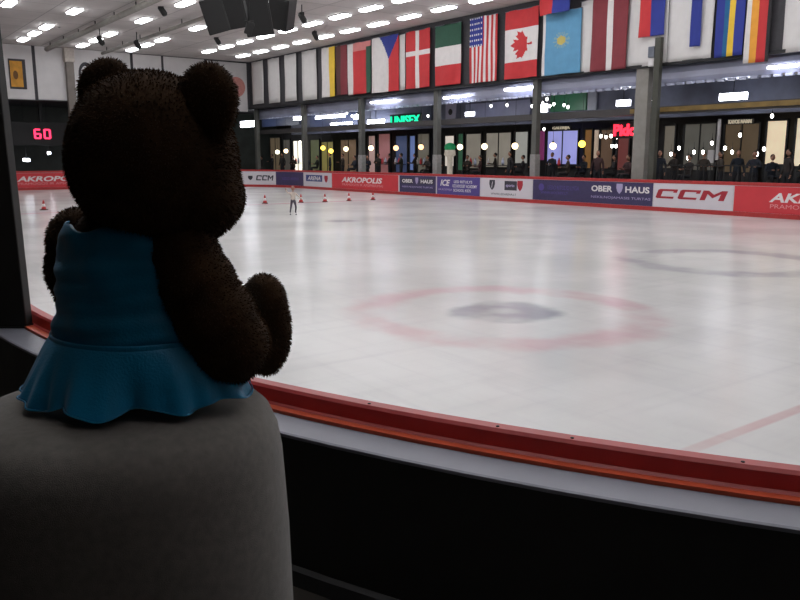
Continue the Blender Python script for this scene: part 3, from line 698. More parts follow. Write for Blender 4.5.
# small downlights
M_dl = glow('down', (255, 250, 240), 12.0)
DL = [(543, 103), (547, 99), (550, 106), (554, 104), (564, 105), (568, 107), (558, 91), (541, 117), (544, 129), (606, 137), (601, 136), (611, 136), (617, 137), (612, 146), (616, 146), (655, 148), (653, 100), (449, 97), (467, 99), (491, 106), (507, 105), (532, 106), (534, 109), (428, 116), (377, 104), (347, 113), (352, 116), (357, 115), (264, 112), (280, 97), (252, 125), (679, 148), (694, 152), (725, 148), (703, 152), (712, 143), (732, 152), (757, 154), (764, 149), (688, 158), (671, 154), (740, 135), (772, 116), (300, 142), (361, 138), (362, 150)]
q0 = None
def bay(x):
    k = sum(x > p for p, _ in PX)
    if k == 0: return 'left of the first pillar'
    if k == len(PX): return 'right of the sixth pillar'
    return 'between the %s and %s pillars' % (PX[k - 1][1], PX[k][1])
cnt = {}
for x, y in DL:
    u_, z_ = on_v(x, y, 28.9)
    if q0 is None:
        q0 = thing('downlight', 'x', 'downlight', (0, 0, 0)); MB().ell((0, 0, 0), (0.055, 0.055, 0.085), n=12).build('bulb', M_dl, q0)
        qq = MB(); qq.tube((0, 0, 0.07), (0, 0, 0.18), 0.05, 0.02, n=10); qq.tube((0, 0, 0.18), (0, 0, 0.4), 0.006, n=6); qq.build('socket', M_black, q0); o = q0
    else: o = copy_tree(q0)
    o.location = W(u_, 28.9, z_); b_ = bay(x); cnt[b_] = cnt.get(b_, 0) + 1
    o['label'] = 'small white point of light in the gallery %s' % b_; o['group'] = 'points of light in the gallery ' + b_
# pendant globes
PD = [(277.5, 152, 'c'), (286, 151, 'w'), (323, 148, 'y'), (331, 151, 'y'), (346, 149, 'w'), (371, 148, 'w'), (396, 148, 'o'), (421, 147, 'o'), (460, 147, 'w'), (484.5, 146.5, 'w'), (515, 146, 'w'), (553, 146, 'w'), (582, 144, 'y')]
GM = {'c': glow('cool', (255, 246, 214), 4.0), 'w': glow('warm', (255, 226, 176), 4.0), 'y': glow('yellow', (250, 206, 80), 3.5), 'o': glow('amber', (240, 190, 140), 2.5)}
for i, (x, y, k) in enumerate(PD):
    u_, z_ = on_v(x, y, 28.3); t = thing('pendant_lamp', '%s warm round pendant lamp from the left above the far boards' % ORD[i], 'pendant lamp', W(u_, 28.3, z_), ANG, 'pendant globes above the far boards')
    MB().ell((0, 0, 0), (0.16, 0.16, 0.16), n=18).build('globe', GM[k], t)
    qq = MB(); qq.tube((0, 0, 0.14), (0, 0, 0.24), 0.06, 0.03, n=10); qq.build('cap', M_black, t)
    MB().tube((0, 0, 0.24), (0, 0, 4.9 - z_), 0.008, n=6).build('cord', M_black, t)
# shop fronts
SH = [(270, 281, 138, 174, (96, 84, 66), 0.35, 'dim shop window right of the first pillar'), (283, 291, 140, 174, (80, 76, 70), 0.3, 'narrow dim shop window in the second bay'), (293, 303, 141, 172, (230, 224, 206), 1.0, 'bright white shop display left of the second pillar'),
      (310, 320, 140, 174, (92, 96, 70), 0.35, 'dim greenish shop window right of the second pillar'), (321, 334, 142, 172, (124, 116, 66), 0.4, 'yellow green lit shop window right of the second pillar'), (340, 357, 140, 174, (104, 84, 64), 0.35, 'brownish lit shop window left of the third pillar'),
      (368, 376, 136, 174, (150, 122, 116), 0.45, 'narrow pinkish shop window right of the third pillar'), (378, 391, 134, 176, (128, 84, 84), 0.45, 'reddish shop window in the fourth bay'), (395, 408, 136, 172, (48, 58, 86), 0.5, 'dark blue shop window under the green sign'), (409, 416, 136, 170, (86, 104, 150), 0.5, 'light blue narrow shop window under the green sign'), (417, 430, 134, 172, (92, 88, 78), 0.45, 'greyish shop window left of the fourth pillar'),
      (444, 455, 136, 166, (196, 186, 176), 0.65, 'bright shop display right of the fourth pillar'), (457, 464, 134, 170, (46, 84, 62), 0.4, 'narrow dark green shop window right of the fourth pillar'), (465, 482, 134, 168, (128, 122, 112), 0.42, 'pale grey shop panel left in the wide window row'), (485, 512, 133, 167, (132, 126, 116), 0.42, 'wide pale grey shop window in the middle bay'), (514, 529, 132, 163, (142, 142, 136), 0.5, 'pale grey shop window left of the fifth pillar'),
      (546, 579, 131, 164, (124, 126, 178), 0.8, 'large lavender lit shop window right of the fifth pillar'), (583, 593, 130, 168, (112, 78, 40), 0.45, 'brown lit shop window beside the lavender window'), (599, 614, 130, 168, (88, 68, 54), 0.4, 'dark brown shop window left of the red sign'), (616, 630, 137, 170, (104, 52, 50), 0.35, 'dark red shop window below the red sign'),
      (662, 676, 126, 168, (96, 90, 80), 0.45, 'dim grey shop window right of the dark post'), (682, 717, 124, 170, (78, 76, 70), 0.4, 'wide dark shop window right of the dark post'), (722, 760, 124, 172, (78, 64, 46), 0.4, 'dark brown shop front left of the bright cream window'),
      (764, 788, 121, 164, (206, 188, 158), 0.6, 'bright cream lit shop window near the right edge'), (793, 822, 118, 166, (210, 196, 170), 0.6, 'bright cream shop window at the right edge')]
for x0, x1, y0, y1, c, e, lb in SH:
    a, b, z0, z1 = vrect(x0, x1, y0, y1, 31.6); z0 = max(z0, ZF + 0.15); w = max(0.2, (a - b) / 2 - 0.1); h = z1 - z0
    t = thing('storefront', lb, 'shop front', W((a + b) / 2, 31.6, ZF)); d = z0 - ZF
    MB().box(-w, w, 0.02, 0.06, d, d + h).build('window_pane', glow('shop_%d' % x0, c, e * 1.5), t)
    q = MB(); q.box(-w - 0.08, -w, -0.03, 0.08, 0, d + h + 0.08); q.box(w, w + 0.08, -0.03, 0.08, 0, d + h + 0.08); q.box(-w, w, -0.03, 0.08, d + h, d + h + 0.1); q.box(-w, w, -0.03, 0.08, d - 0.08, d)
    if w > 0.7: q.box(-0.025, 0.025, -0.02, 0.02, d, d + h)
    q.build('window_frame', M_black, t)
    q = MB(); q.box(-w, w, 0.0, 0.08, 0, d - 0.08); q.build('base_panel', M_dark, t)
    if e > 0.4 and w > 0.5:                       # goods on a display shelf
        q = MB(); q.box(-w * .9, w * .9, -0.35, -0.05, 1.0, 1.04); q.build('display_shelf', M_dark, t)
        for k in range(3):
            xx = -w * .6 + k * w * .6; qq = MB(); qq.lathe([(0.06, 1.04), (0.09, 1.12), (0.08, 1.3), (0.03, 1.4), (0.03, 1.46)], 12, 0, Matrix.Translation((xx, -0.2, 0))); qq.build('display_item', [M_white, M_redad, M_blue][k], t)
# posters and signs between the shops
def vpanel(name, lb, cat, x0, x1, y0, y1, v, m, th=0.04):
    a, b, z0, z1 = vrect(x0, x1, y0, y1, v); o = MB().box(-(a - b) / 2, (a - b) / 2, -th, th, 0, z1 - z0).build(name, m, loc=W((a + b) / 2, v, z0), rz=ANG, bevel=0.01); return tag(o, lb, cat), a - b, z1 - z0
vpanel('poster', 'narrow magenta poster right of the fifth pillar', 'poster', 538.5, 544, 131, 160, 30.9, glow('magenta', (120, 40, 92), 0.4))
vpanel('poster', 'narrow pale wall strip left of the red sign', 'panel', 594.5, 598, 130, 162, 31.0, glow('strip', (190, 170, 150), 0.4))
def vsign(lb, text, x0, x1, y0, y1, v, m, back, bold=0.02):
    a, b, z0, z1 = vrect(x0, x1, y0, y1, v); w, h = a - b, z1 - z0
    o = MB().box(-w * .54, w * .54, 0.0, 0.08, -h * .2, h * 1.2).build('shop_sign', back, loc=W((a + b) / 2, v, z0), rz=ANG, bevel=0.01); tag(o, lb, 'sign')
    sv, sf = text_mesh(text, 0.0, bold); v3, f3 = slab(sf, [(p * w, (q + .5) * h) for p, q in sv], lambda p, q, d: (p, d, q), -0.05, -0.001); MB().add(v3, f3).build('lettering', m, o)
    return o
vsign('green glowing shop sign left of the fourth pillar', 'UNISEX', 391, 420, 115.5, 124.5, 28.6, glow('greensign', (20, 214, 156), 1.6), M_fasc)
vsign('red glowing shop sign beside the sixth pillar', 'Pido', 614, 637, 124, 136, 28.6, glow('redsign', (255, 44, 66), 2.2), M_black, 0.04)
vsign('small pale lettered sign over the dark brown shop front', 'KAVOS NAMAI', 729, 752, 119.5, 123.5, 28.6, glow('palesign', (170, 160, 140), 0.7), M_black)
vsign('small pale lettered sign over the lavender window', 'GALERIJA', 553, 570, 126.5, 130, 28.6, glow('palesign', (170, 160, 140), 0.7), M_black)
vpanel('signboard', 'pale upright board right of the wide dark shop window', 'panel', 717, 720, 119, 160, 31.0, M_white)
vpanel('signboard', 'pale menu board behind the crowd above the white advert with red letters', 'panel', 708, 714, 150, 163, 30.95, M_white)
# green and white parasol-like stand display beside the fourth pillar
t = thing('flower_stand', 'white display stand with green top right of the fourth pillar', 'display stand', W(on_v(450, 150, 29.6)[0], 29.6, ZF))
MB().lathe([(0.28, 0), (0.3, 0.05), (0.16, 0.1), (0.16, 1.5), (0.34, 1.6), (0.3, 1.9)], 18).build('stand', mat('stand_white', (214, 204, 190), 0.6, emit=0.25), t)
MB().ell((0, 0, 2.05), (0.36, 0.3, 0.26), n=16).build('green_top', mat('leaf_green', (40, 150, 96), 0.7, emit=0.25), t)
# railing behind the boards on the right
ua, ub = on_v(660, 165, 27.4)[0], on_v(760, 165, 27.4)[0]
t = thing('railing', 'dark railing of upright bars behind the white CCM advert with red letters', 'railing', W((ua + ub) / 2, 27.4, ZF)); w = (ua - ub) / 2
q = MB(); q.box(-w, w, -0.03, 0.03, 1.16, 1.21); q.build('handrail', M_black, t)
for k in range(int(2 * w / 0.28) + 1): MB().tube((-w + k * 0.28, 0, 0), (-w + k * 0.28, 0, 1.16), 0.016, n=8).build('bar', M_black, t)

# ------------------------------------------------------------------ people
def skin_body(pts, edges, root, sub=1):
    me = bpy.data.meshes.new('sk'); names = list(pts); ix = {k: i for i, k in enumerate(names)}
    me.from_pydata([pts[k][0] for k in names], [(ix[a], ix[b]) for a, b in edges], [])
    o = bpy.data.objects.new('sk', me); C.objects.link(o)
    md = o.modifiers.new('k', 'SKIN'); md.use_smooth_shade = True
    sv = me.skin_vertices[0].data if me.skin_vertices else None
    if sv is None:
        bm = bmesh.new(); bm.from_mesh(me); bm.verts.layers.skin.verify(); bm.to_mesh(me); bm.free(); sv = me.skin_vertices[0].data
    for k in names:
        r = pts[k][1]; sv[ix[k]].radius = r if isinstance(r, tuple) else (r, r); sv[ix[k]].use_root = (k == root)
    o.modifiers.new('s', 'SUBSURF').levels = sub; o.modifiers['s'].render_levels = sub
    out = evalmesh(o); drop(o); return out
def person(h=1.72, pose='stand', sit=False, hs=1.0):
    """returns MB with slots 0 jacket, 1 trousers, 2 skin, 3 hair, 4 shoes; feet at z=0, faces -y"""
    k = h / 1.72; P = {}
    hip = 0.50 if sit else 0.92
    P['pelvis'] = ((0, 0, hip), (0.15, 0.12)); P['waist'] = ((0, 0.01, hip + 0.16), (0.14, 0.11)); P['chest'] = ((0, 0.0, hip + 0.37), (0.17, 0.12)); P['neckb'] = ((0, 0.0, hip + 0.53), (0.08, 0.075)); P['neck'] = ((0, -0.01, hip + 0.60), 0.055)
    for s, n_ in ((-1, 'l'), (1, 'r')):
        P['sh' + n_] = ((s * 0.18, 0, hip + 0.47), 0.07)
        if pose == 'reach' and s > 0: P['el' + n_] = ((s * 0.36, -0.12, hip + 0.42), 0.05); P['wr' + n_] = ((s * 0.52, -0.28, hip + 0.52), 0.036); P['ha' + n_] = ((s * 0.56, -0.34, hip + 0.55), 0.034)
        elif pose == 'skate' and s < 0: P['el' + n_] = ((s * 0.40, -0.06, hip + 0.50), 0.052); P['wr' + n_] = ((s * 0.52, -0.12, hip + 0.66), 0.040); P['ha' + n_] = ((s * 0.55, -0.13, hip + 0.73), 0.036)
        elif pose == 'skate': P['el' + n_] = ((s * 0.34, -0.02, hip + 0.30), 0.052); P['wr' + n_] = ((s * 0.44, -0.14, hip + 0.16), 0.040); P['ha' + n_] = ((s * 0.46, -0.18, hip + 0.10), 0.036)
        elif pose == 'lean' or sit: P['el' + n_] = ((s * 0.27, -0.10, hip + 0.24), 0.05); P['wr' + n_] = ((s * 0.14, -0.30, hip + 0.26), 0.036); P['ha' + n_] = ((s * 0.10, -0.37, hip + 0.27), 0.034)
        else: P['el' + n_] = ((s * 0.25, 0.03, hip + 0.21), 0.05); P['wr' + n_] = ((s * 0.27, -0.05, hip - 0.02), 0.036); P['ha' + n_] = ((s * 0.27, -0.07, hip - 0.10), 0.034)
        if sit: P['hp' + n_] = ((s * 0.10, -0.05, hip - 0.01), 0.095); P['kn' + n_] = ((s * 0.13, -0.45, hip), 0.065); P['an' + n_] = ((s * 0.13, -0.42, 0.08), 0.042); P['to' + n_] = ((s * 0.14, -0.58, 0.04), 0.036)
        elif pose == 'skate': P['hp' + n_] = ((s * 0.10, 0, hip - 0.06), 0.095); P['kn' + n_] = ((s * 0.14, -0.10 * s - 0.04, hip - 0.45), 0.065); P['an' + n_] = ((s * 0.17, 0.10 - 0.06 * s, 0.10), 0.045); P['to' + n_] = ((s * 0.19, -0.06 - 0.06 * s, 0.05), 0.04)
        else: P['hp' + n_] = ((s * 0.10, 0, hip - 0.06), 0.095); P['kn' + n_] = ((s * 0.11, -0.01, hip - 0.44), 0.065); P['an' + n_] = ((s * 0.11, 0.03, 0.08), 0.042); P['to' + n_] = ((s * 0.13, -0.12, 0.04), 0.036)
    E = [('pelvis', 'waist'), ('waist', 'chest'), ('chest', 'neckb'), ('neckb', 'neck')]
    for n_ in 'lr': E += [('chest', 'sh' + n_), ('sh' + n_, 'el' + n_), ('el' + n_, 'wr' + n_), ('wr' + n_, 'ha' + n_), ('pelvis', 'hp' + n_), ('hp' + n_, 'kn' + n_), ('kn' + n_, 'an' + n_), ('an' + n_, 'to' + n_)]
    me = skin_body(P, E, 'pelvis'); q = MB(); ms = []
    S = Matrix.Scale(k, 4)
    hands = [Vector(P['ha' + n_][0]) for n_ in 'lr']; wr = [Vector(P['wr' + n_][0]) for n_ in 'lr']
    for p in me.polygons:
        c = p.center
        if min((c - a).length for a in hands) < 0.055: m = 2
        elif c.z > hip + 0.56 and abs(c.x) < 0.12: m = 2
        elif c.z < 0.10: m = 4
        elif c.z < hip + 0.02 and (abs(c.x) < 0.215 or sit) and not (min((c - a).length for a in wr) < 0.12): m = 1
        else: m = 0
        ms.append(m)
    q.add([v.co for v in me.vertices], [tuple(p.vertices) for p in me.polygons], ms, S, True); bpy.data.meshes.remove(me)
    hz = hip + 0.74
    S = S @ Matrix.Translation((0, 0, hip + 0.62)) @ Matrix.Scale(hs, 4) @ Matrix.Translation((0, 0, -hip - 0.62))
    q.ell((0, -0.015, hz), (0.078, 0.098, 0.118), 2, 20, S); q.ell((0, 0.012, hz + 0.03), (0.086, 0.098, 0.108), 3, 18, S)
    q.ell((0, -0.112, hz - 0.012), (0.014, 0.022, 0.022), 2, 8, S)
    for s in (-1, 1):
        q.ell((s * 0.032, -0.100, hz + 0.012), (0.011, 0.008, 0.008), 3, 8, S); q.ell((s * 0.080, -0.005, hz - 0.01), (0.012, 0.022, 0.032), 2, 8, S)
    q.ell((0, -0.100, hz - 0.055), (0.024, 0.009, 0.006), 4, 8, S)
    S = Matrix.Scale(k, 4)
    for n_ in 'lr':                                # fingers and thumb
        a = Vector(P['ha' + n_][0]); d = (a - Vector(P['wr' + n_][0])).normalized(); sd = d.cross(Vector((0, 1, 0.2))).normalized(); nn = d.cross(sd)
        for i in range(4):
            b0 = a + sd * (0.017 * (i - 1.5)) + d * 0.01; l = (0.05, 0.06, 0.056, 0.044)[i]; b1 = b0 + d * l + nn * 0.006; b2 = b1 + d * l * .5 + nn * 0.022
            q.tube(b0, b1, 0.0085, 0.0075, 2, 6, S); q.tube(b1, b2, 0.0075, 0.006, 2, 6, S)
        b0 = a - sd * 0.02 - d * 0.015; q.tube(b0, b0 - sd * 0.03 + d * 0.035, 0.010, 0.008, 2, 6, S)
    return q
JK = [mat('coat_%d' % i, c, 0.85) for i, c in enumerate([(30, 28, 32), (44, 36, 34), (28, 34, 46), (54, 46, 40), (36, 40, 34), (62, 40, 42)])]
M_tr = mat('dark_trousers', (30, 30, 36), 0.85); M_hair = mat('dark_hair', (34, 26, 22), 0.7); M_shoe = mat('dark_shoes', (24, 22, 22), 0.6)
BASE = [person(1.72, 'stand'), person(1.66, 'lean'), person(1.7, 'sit', True)]
BM = []
ADN = [('white CCM advert with dark lettering', 243, 275), ('plain dark blue advert', 275, 304), ('white advert with blue logo box', 304, 332), ('red advert in the middle', 332, 399), ('small navy advert', 399, 437), ('indigo advert', 437, 481), ('white advert with a shield', 481, 533), ('long navy advert', 533, 654), ('white CCM advert with red letters', 654, 733), ('red advert at the right edge', 733, 905)]
grp = {}
xs = []
x = 262.0
while x < 815:
    xs.append(x); x += 7 + rnd.random() * 4 + 4 * (x / 400)
for i, x in enumerate(xs):
    v_ = 28.3 + (i % 2) * 1.3 + rnd.random() * 0.5; b = rnd.choice([0, 1, 1, 2, 2, 2]); u_ = on_v(x, 165, v_)[0]
    ad = [a for a in ADN if a[1] <= x < a[2]]
    if not ad or abs(x - 450) < 7: continue
    nm = ad[0][0]; grp.setdefault(nm, 0); c = grp[nm]; grp[nm] += 1
    verb = ['standing', 'leaning', 'sitting'][b]
    o = BASE[b].build('person', [JK[0], M_tr, M_skin, M_hair, M_shoe], loc=W(u_, v_, ZF + (0.25 if b == 2 else 0)), rz=ANG + rnd.uniform(-.9, .9)) if b not in [q[0] for q in BM] else None
    if o is None:
        src = [q[1] for q in BM if q[0] == b][0]; o = src.copy(); C.objects.link(o); o.location = W(u_, v_, ZF + (0.25 if b == 2 else 0)); o.rotation_euler = (0, 0, ANG + rnd.uniform(-.9, .9))
        o.material_slots[0].link = 'OBJECT'; o.material_slots[0].material = rnd.choice(JK)
    else: BM.append((b, o))
    tag(o, 'dark-clothed person %s behind boards, %s from left above %s' % (verb, ORD[c], nm), 'person', 'people behind the far boards')
    if b == 2:                                     # bar stool
        t = thing('bar_stool', 'dark stool under the %s person above the %s' % (ORD[c], nm), 'stool', W(u_, v_, ZF), ANG, 'stools behind the far boards')
        q = MB(); q.lathe([(0.15, 0.53), (0.16, 0.55), (0.15, 0.58)], 18); q.build('seat', M_spk, t)
        q = MB(); q.tube((0, 0, 0.02), (0, 0, 0.53), 0.03); q.build('pole', M_metal, t)
        MB().lathe([(0.2, 0), (0.2, 0.015), (0.03, 0.03)], 18).build('base', M_metal, t)
# skating child
P = on_z(293.5, 215, 0)
ch = person(0.93, 'skate', False, 1.35)
ko = ch.build('person', [mat('cream_jacket', (206, 190, 178), 0.85), mat('grey_trousers', (84, 78, 90), 0.85), M_skin, mat('rose_hat', (176, 116, 112), 0.9), mat('skate_boots', (150, 146, 150), 0.5)], loc=Vector((P.x, P.y, 0.035)), rz=0.5)
tag(ko, 'small child in a cream jacket and grey trousers skating on the ice', 'person')
for s in (-1, 1):
    a = Vector((s * 0.18, 0.06 - 0.06 * s, 0)) * (0.93 / 1.72)
    MB().box(-0.004, 0.004, -0.09, 0.06, -0.034, -0.006, 0, Matrix.Translation(a)).build('skate_blade', M_metal, ko)
# cones on the ice
CO = [(44, 210, 'small cone standing alone on the ice left of the bear'), (265, 203.5, 'leftmost cone of the row on the ice, nearest the bear'), (301, 202.5, 'cone just right of the skating child'), (325, 202, 'third cone of the row, below the white advert with blue box'), (349, 201, 'fourth cone of the row below the red advert'), (373, 200, 'rightmost cone of the row below the red advert')]
M_cone = mat('cone_red', (196, 62, 62), 0.6)
for x, y, lb in CO:
    P = on_z(x, y, 0); t = thing('traffic_cone', lb, 'cone', P, 0, 'cones on the ice'); t.scale = (0.82, 0.82, 0.85)
    MB().box(-0.15, 0.15, -0.15, 0.15, 0, 0.035).build('base', mat('cone_base', (70, 50, 52), 0.7), t, bevel=0.01)
    MB().lathe([(0.115, 0.035), (0.085, 0.16)], 20).build('lower_body', M_cone, t); MB().lathe([(0.087, 0.16), (0.058, 0.29)], 20).build('white_band', M_text, t)
    MB().lathe([(0.06, 0.29), (0.028, 0.44), (0.02, 0.45)], 20).build('tip', M_cone, t)

# ------------------------------------------------------------------ stool and stuffed bear
YS = 1.04
S0 = on_y(119, 399, YS); ZT = S0.z
M_carp = mat('grey_upholstery', (118, 112, 106), 0.95, var=0.14, scale=90, bump=0.25, bscale=900, sheen=0.3)
hs = ZT - ZF
prof = [(0.236, 0.0), (0.240, 0.02), (0.238, 0.2), (0.235, hs - 0.45), (0.229, hs - 0.2), (0.222, hs - 0.08), (0.217, hs - 0.05), (0.207, hs - 0.026), (0.19, hs - 0.010), (0.165, hs - 0.002), (0.12, hs), (0.001, hs + 0.001)]
t = MB().lathe(prof, 72).build('pedestal_stool', M_carp, loc=Vector((S0.x, S0.y, ZF)))
tag(t, 'round grey upholstered pedestal stool under the stuffed bear', 'stool')

B0 = on_z(139, 394, ZT); fw = B0.y * cp - (B0.z - H) * sp; px = fw / F          # one photo pixel at the bear, in metres
PSI = math.radians(28)
bear = thing('teddy_bear', 'dark brown stuffed bear in a blue dress sitting on grey stool', 'stuffed toy', Vector((B0.x, B0.y, ZT)), -PSI)
M_fur = mat('brown_fur', (72, 50, 30), 0.95, var=0.25, scale=30, sheen=0.04, spec=0.2)
def fur(name, ells, dens=3.8, length=4.2, rot=None, rng=11, keep=None, parent=bear, droop=0.35, voxel=3.2):
    """soft plush piece: blended ellipsoids covered with short pile; px units in the bear frame"""
    q = MB()
    for e in ells:
        c, r = e[0], e[1]; Rm = Matrix.Translation(c)
        if len(e) > 2: Rm = Rm @ e[2]
        q.ell((0, 0, 0), r, 0, 28, Rm)
    o = q.build('tmp', M_fur)
    md = o.modifiers.new('r', 'REMESH'); md.mode = 'VOXEL'; md.voxel_size = voxel
    sm = o.modifiers.new('s', 'SMOOTH'); sm.iterations = 26; sm.factor = 0.6
    me = evalmesh(o); drop(o)
    T = Matrix.Scale(px, 4) @ (rot if rot is not None else Matrix.Identity(4))
    rg = random.Random(rng); out = MB()
    out.add([v.co for v in me.vertices], [tuple(p.vertices) for p in me.polygons], 0, T, True)
    bv = []; bf = []
    for p in me.polygons:
        k = p.area / dens; k = int(k) + (rg.random() < k - int(k))
        if keep and not keep(p.center): continue
        vs_ = [me.vertices[i].co for i in p.vertices]
        for _ in range(k):
            a, b_ = rg.random(), rg.random()
            c0 = vs_[0].lerp(vs_[1], a); c1 = vs_[3 % len(vs_)].lerp(vs_[2], a); pt_ = c0.lerp(c1, b_)
            N = p.normal
            cl = mnoise.noise_vector(pt_ * 0.06) * 0.35
            d = (N + cl + Vector((rg.uniform(-.45, .45), rg.uniform(-.45, .45), rg.uniform(-.45, .45) - droop))).normalized()
            if d.dot(N) < 0.15: d = (d + N * 0.4).normalized()
            l = length * rg.uniform(0.6, 1.15); sd = d.cross(Vector((rg.random() - .5, rg.random() - .5, rg.random() - .5))).normalized() * 0.55
            i0 = len(bv); base_ = pt_ - N * 0.8; mid = base_ + d * l * 0.55; tip = base_ + d * l + Vector((0, 0, -droop * l * 0.25))
            bv += [base_ - sd, base_ + sd, mid + sd * .7, mid - sd * .7, tip]
            bf += [(i0, i0 + 1, i0 + 2, i0 + 3), (i0 + 3, i0 + 2, i0 + 4)]
    out.add(bv, bf, 0, T, True); bpy.data.meshes.remove(me)
    return out.build(name, M_fur, parent, recalc=False)
HR = Matrix.Translation((0, 0, 0)) @ Matrix.Rotation(math.radians(9), 4, 'Z')
HZ = 229
hx = Matrix.Translation((34, 4, 0)) @ HR
head = fur('head', [((0, 0, HZ), (79, 76, 78)), ((2, 10, HZ - 32), (79, 66, 50)), ((0, 54, HZ - 20), (46, 42, 40)), ((0, -4, HZ + 16), (72, 70, 66))], rot=hx, rng=1)
ear_r = fur('ear', [((66, -10, HZ + 51), (31, 17, 37), Matrix.Rotation(0.12, 4, 'Y')), ((56, -4, HZ + 30), (26, 17, 30))], rot=hx, rng=2, parent=head)
ear_l = fur('ear', [((-47, -2, HZ + 66), (33, 16, 29), Matrix.Rotation(-0.45, 4, 'Y')), ((-40, 0, HZ + 50), (30, 17, 28))], rot=hx, rng=3, parent=head)
M_nose = mat('nose_black', (18, 16, 16), 0.35)
T = Matrix.Scale(px, 4) @ hx
MB().ell((0, 97, HZ - 14), (14, 9, 10), 0, 18, T).build('nose', M_nose, head)
for s in (-1, 1): MB().ell((s * 30, 76, HZ + 8), (8, 6, 8), 0, 16, T).build('eye', M_nose, head)
q = MB()
for s in (-1, 1): q.tube((0, 95, HZ - 38), (s * 16, 89, HZ - 46), 1.6, m=0, n=8, M=T)
q.tube((0, 98, HZ - 22), (0, 95, HZ - 38), 1.6, m=0, n=8, M=T); q.build('mouth', M_nose, head)
torso = fur('torso', [((0, 0, 70), (75, 62, 70)), ((0, 2, 115), (71, 56, 68)), ((0, 4, 150), (68, 50, 42))], rng=4, keep=lambda c: c.z > 120, dens=8)
fur('arm', [((66, 0, 146), (36, 34, 36)), ((78, 4, 116), (39, 37, 38)), ((90, 12, 86), (41, 40, 40)), ((97, 22, 58), (41, 41, 40))], rng=5)
fur('arm', [((-74, 4, 148), (34, 32, 36)), ((-87, 12, 118), (35, 34, 40)), ((-87, 24, 88), (33, 36, 38))], rng=6)
def legp(s, r): return fur('leg', [((s * 44, 44, 34), (34, 40, 32)), ((s * 58, 90, 36), (29, 36, 30)), ((s * 66, 124, 46), (27, 25, 50), Matrix.Rotation(-0.10, 4, 'X')), ((s * 66, 120, 78), (26, 23, 34))], rng=r)
legp(1, 8); legp(-1, 9)
# dress
def dress_material():
    m = mat('blue_satin', (4, 146, 196), 0.42, var=0.10, scale=20, bump=0.12, bscale=300, sheen=0.2)
    return m
M_dress = dress_material()
dress = thing('dress', None, None, (0, 0, 0), 0); dress.parent = bear
def trad(z, th):
    """torso half-widths with clearance"""
    best = 0.0
    for (c, r) in (((0, 0, 70), (75, 62, 70)), ((0, 2, 115), (71, 56, 68)), ((0, 4, 150), (68, 50, 42))):
        k = 1 - ((z - c[2]) / r[2]) ** 2
        if k > 0:
            k = math.sqrt(k); best = max(best, 1 / math.sqrt((math.cos(th) / (r[0] * k)) ** 2 + (math.sin(th) / (r[1] * k)) ** 2))
    return best
def cloth(name, fn, nt_, nz_, closed=True, thick=0.9):
    vs = []; fs = []
    for j in range(nz_ + 1):
        for i in range(nt_): vs.append(fn(2 * PI * i / nt_, j / nz_))
    for j in range(nz_):
        for i in range(nt_):
            i2 = (i + 1) % nt_; fs.append((j * nt_ + i, j * nt_ + i2, (j + 1) * nt_ + i2, (j + 1) * nt_ + i))
    q = MB(); q.add(vs, fs, 0, Matrix.Scale(px, 4), True)
    o = q.build(name, M_dress, dress)
    sd = o.modifiers.new('s', 'SOLIDIFY'); sd.thickness = thick * px; sd.offset = 1
    return o
ZW = 62
def smooth(a, b, x):
    t = max(0, min(1, (x - a) / (b - a))); return t * t * (3 - 2 * t)
def bodice(th, t):
    sd = abs(math.cos(th))                         # 1 at the sides
    top = 172 - 44 * smooth(0.93, 1.0, sd) - 6 * smooth(0.5, 0.0, sd)
    z = ZW - 2 + t * (top - ZW + 2)
    r = trad(z, th) + 6 + 0.9 * math.sin(z * 0.21 + 1.2 * math.sin(2 * th) + th) * smooth(150, 110, z) + 0.7 * math.sin(z * 0.37 - 2 * th) + 0.8 * math.sin(z * 0.11 + 5 * th)
    n_ = mnoise.noise(Vector((math.cos(th) * 2, math.sin(th) * 2, z * 0.05)))
    return (math.cos(th) * (r + 3 * n_), math.sin(th) * (r + 3 * n_), z)
cloth('bodice', bodice, 120, 44)
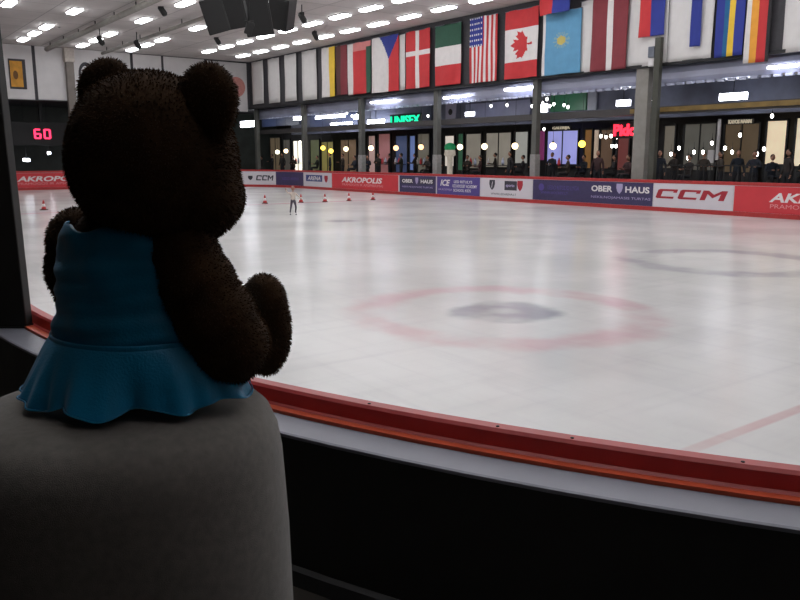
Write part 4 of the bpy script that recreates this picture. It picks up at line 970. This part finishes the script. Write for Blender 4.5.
def band(th, t):
    z = ZW - 4 + 9 * t; r = trad(z, th) + 9 + 1.2 * math.sin(PI * t); return (math.cos(th) * r, math.sin(th) * r, z)
cloth('waistband', band, 96, 5)
def skirt(th, t):
    r0 = trad(ZW, th) + 8
    w = math.sin(th * 9 + 0.7 * math.sin(2 * th)) * 0.6 + math.sin(th * 5 + 1.3) * 0.6
    back = max(0.0, -math.sin(th)); 
    r = r0 + (27 + 5 * math.sin(th * 3 + 1)) * (t ** 0.9) + (9 * w + 2.5 * math.sin(th * 23 + 2 * math.sin(3 * th))) * t * t
    z = ZW - (ZW - 4) * (t ** 1.35) + 4.0 * (1 + math.sin(th * 9 + 2.0)) * t ** 3 * 0.9 + 2
    front = smooth(0.15, 0.6, math.sin(th)); z += front * 42 * t                  # lies over the lap and legs
    return (math.cos(th) * r, math.sin(th) * r, z)
cloth('skirt', skirt, 240, 30)
def hem(th, t):
    a = skirt(th, 0.985); b_ = skirt(th, 1.0); k = 0.985 + 0.02 * t; p = skirt(th, k)
    n_ = Vector((math.cos(th), math.sin(th), 0.0)) * 1.8
    return (p[0] + n_.x, p[1] + n_.y, p[2] + 0.6)
cloth('hem', hem, 240, 2)

# ------------------------------------------------------------------ camera, world, colour management
cam = bpy.data.cameras.new('camera'); co = bpy.data.objects.new('camera', cam); C.objects.link(co)
cam.sensor_width = 36; cam.sensor_fit = 'HORIZONTAL'; cam.lens = 36 * F / 800; cam.clip_start = 0.05; cam.clip_end = 300
co.location = CAM; co.rotation_euler = (PI / 2 - PITCH, 0, 0); SC.camera = co
w = bpy.data.worlds.new('world'); SC.world = w; w.use_nodes = True
w.node_tree.nodes['Background'].inputs[0].default_value = (0.5, 0.5, 0.55, 1); w.node_tree.nodes['Background'].inputs[1].default_value = 0.02
vs_ = SC.view_settings; vs_.view_transform = 'Standard'; vs_.look = 'None'; vs_.gamma = 1; vs_.use_curve_mapping = False; vs_.exposure = 0.0
SC.cycles.use_denoising = True
SC.cycles.max_bounces = 6; SC.cycles.sample_clamp_indirect = 6
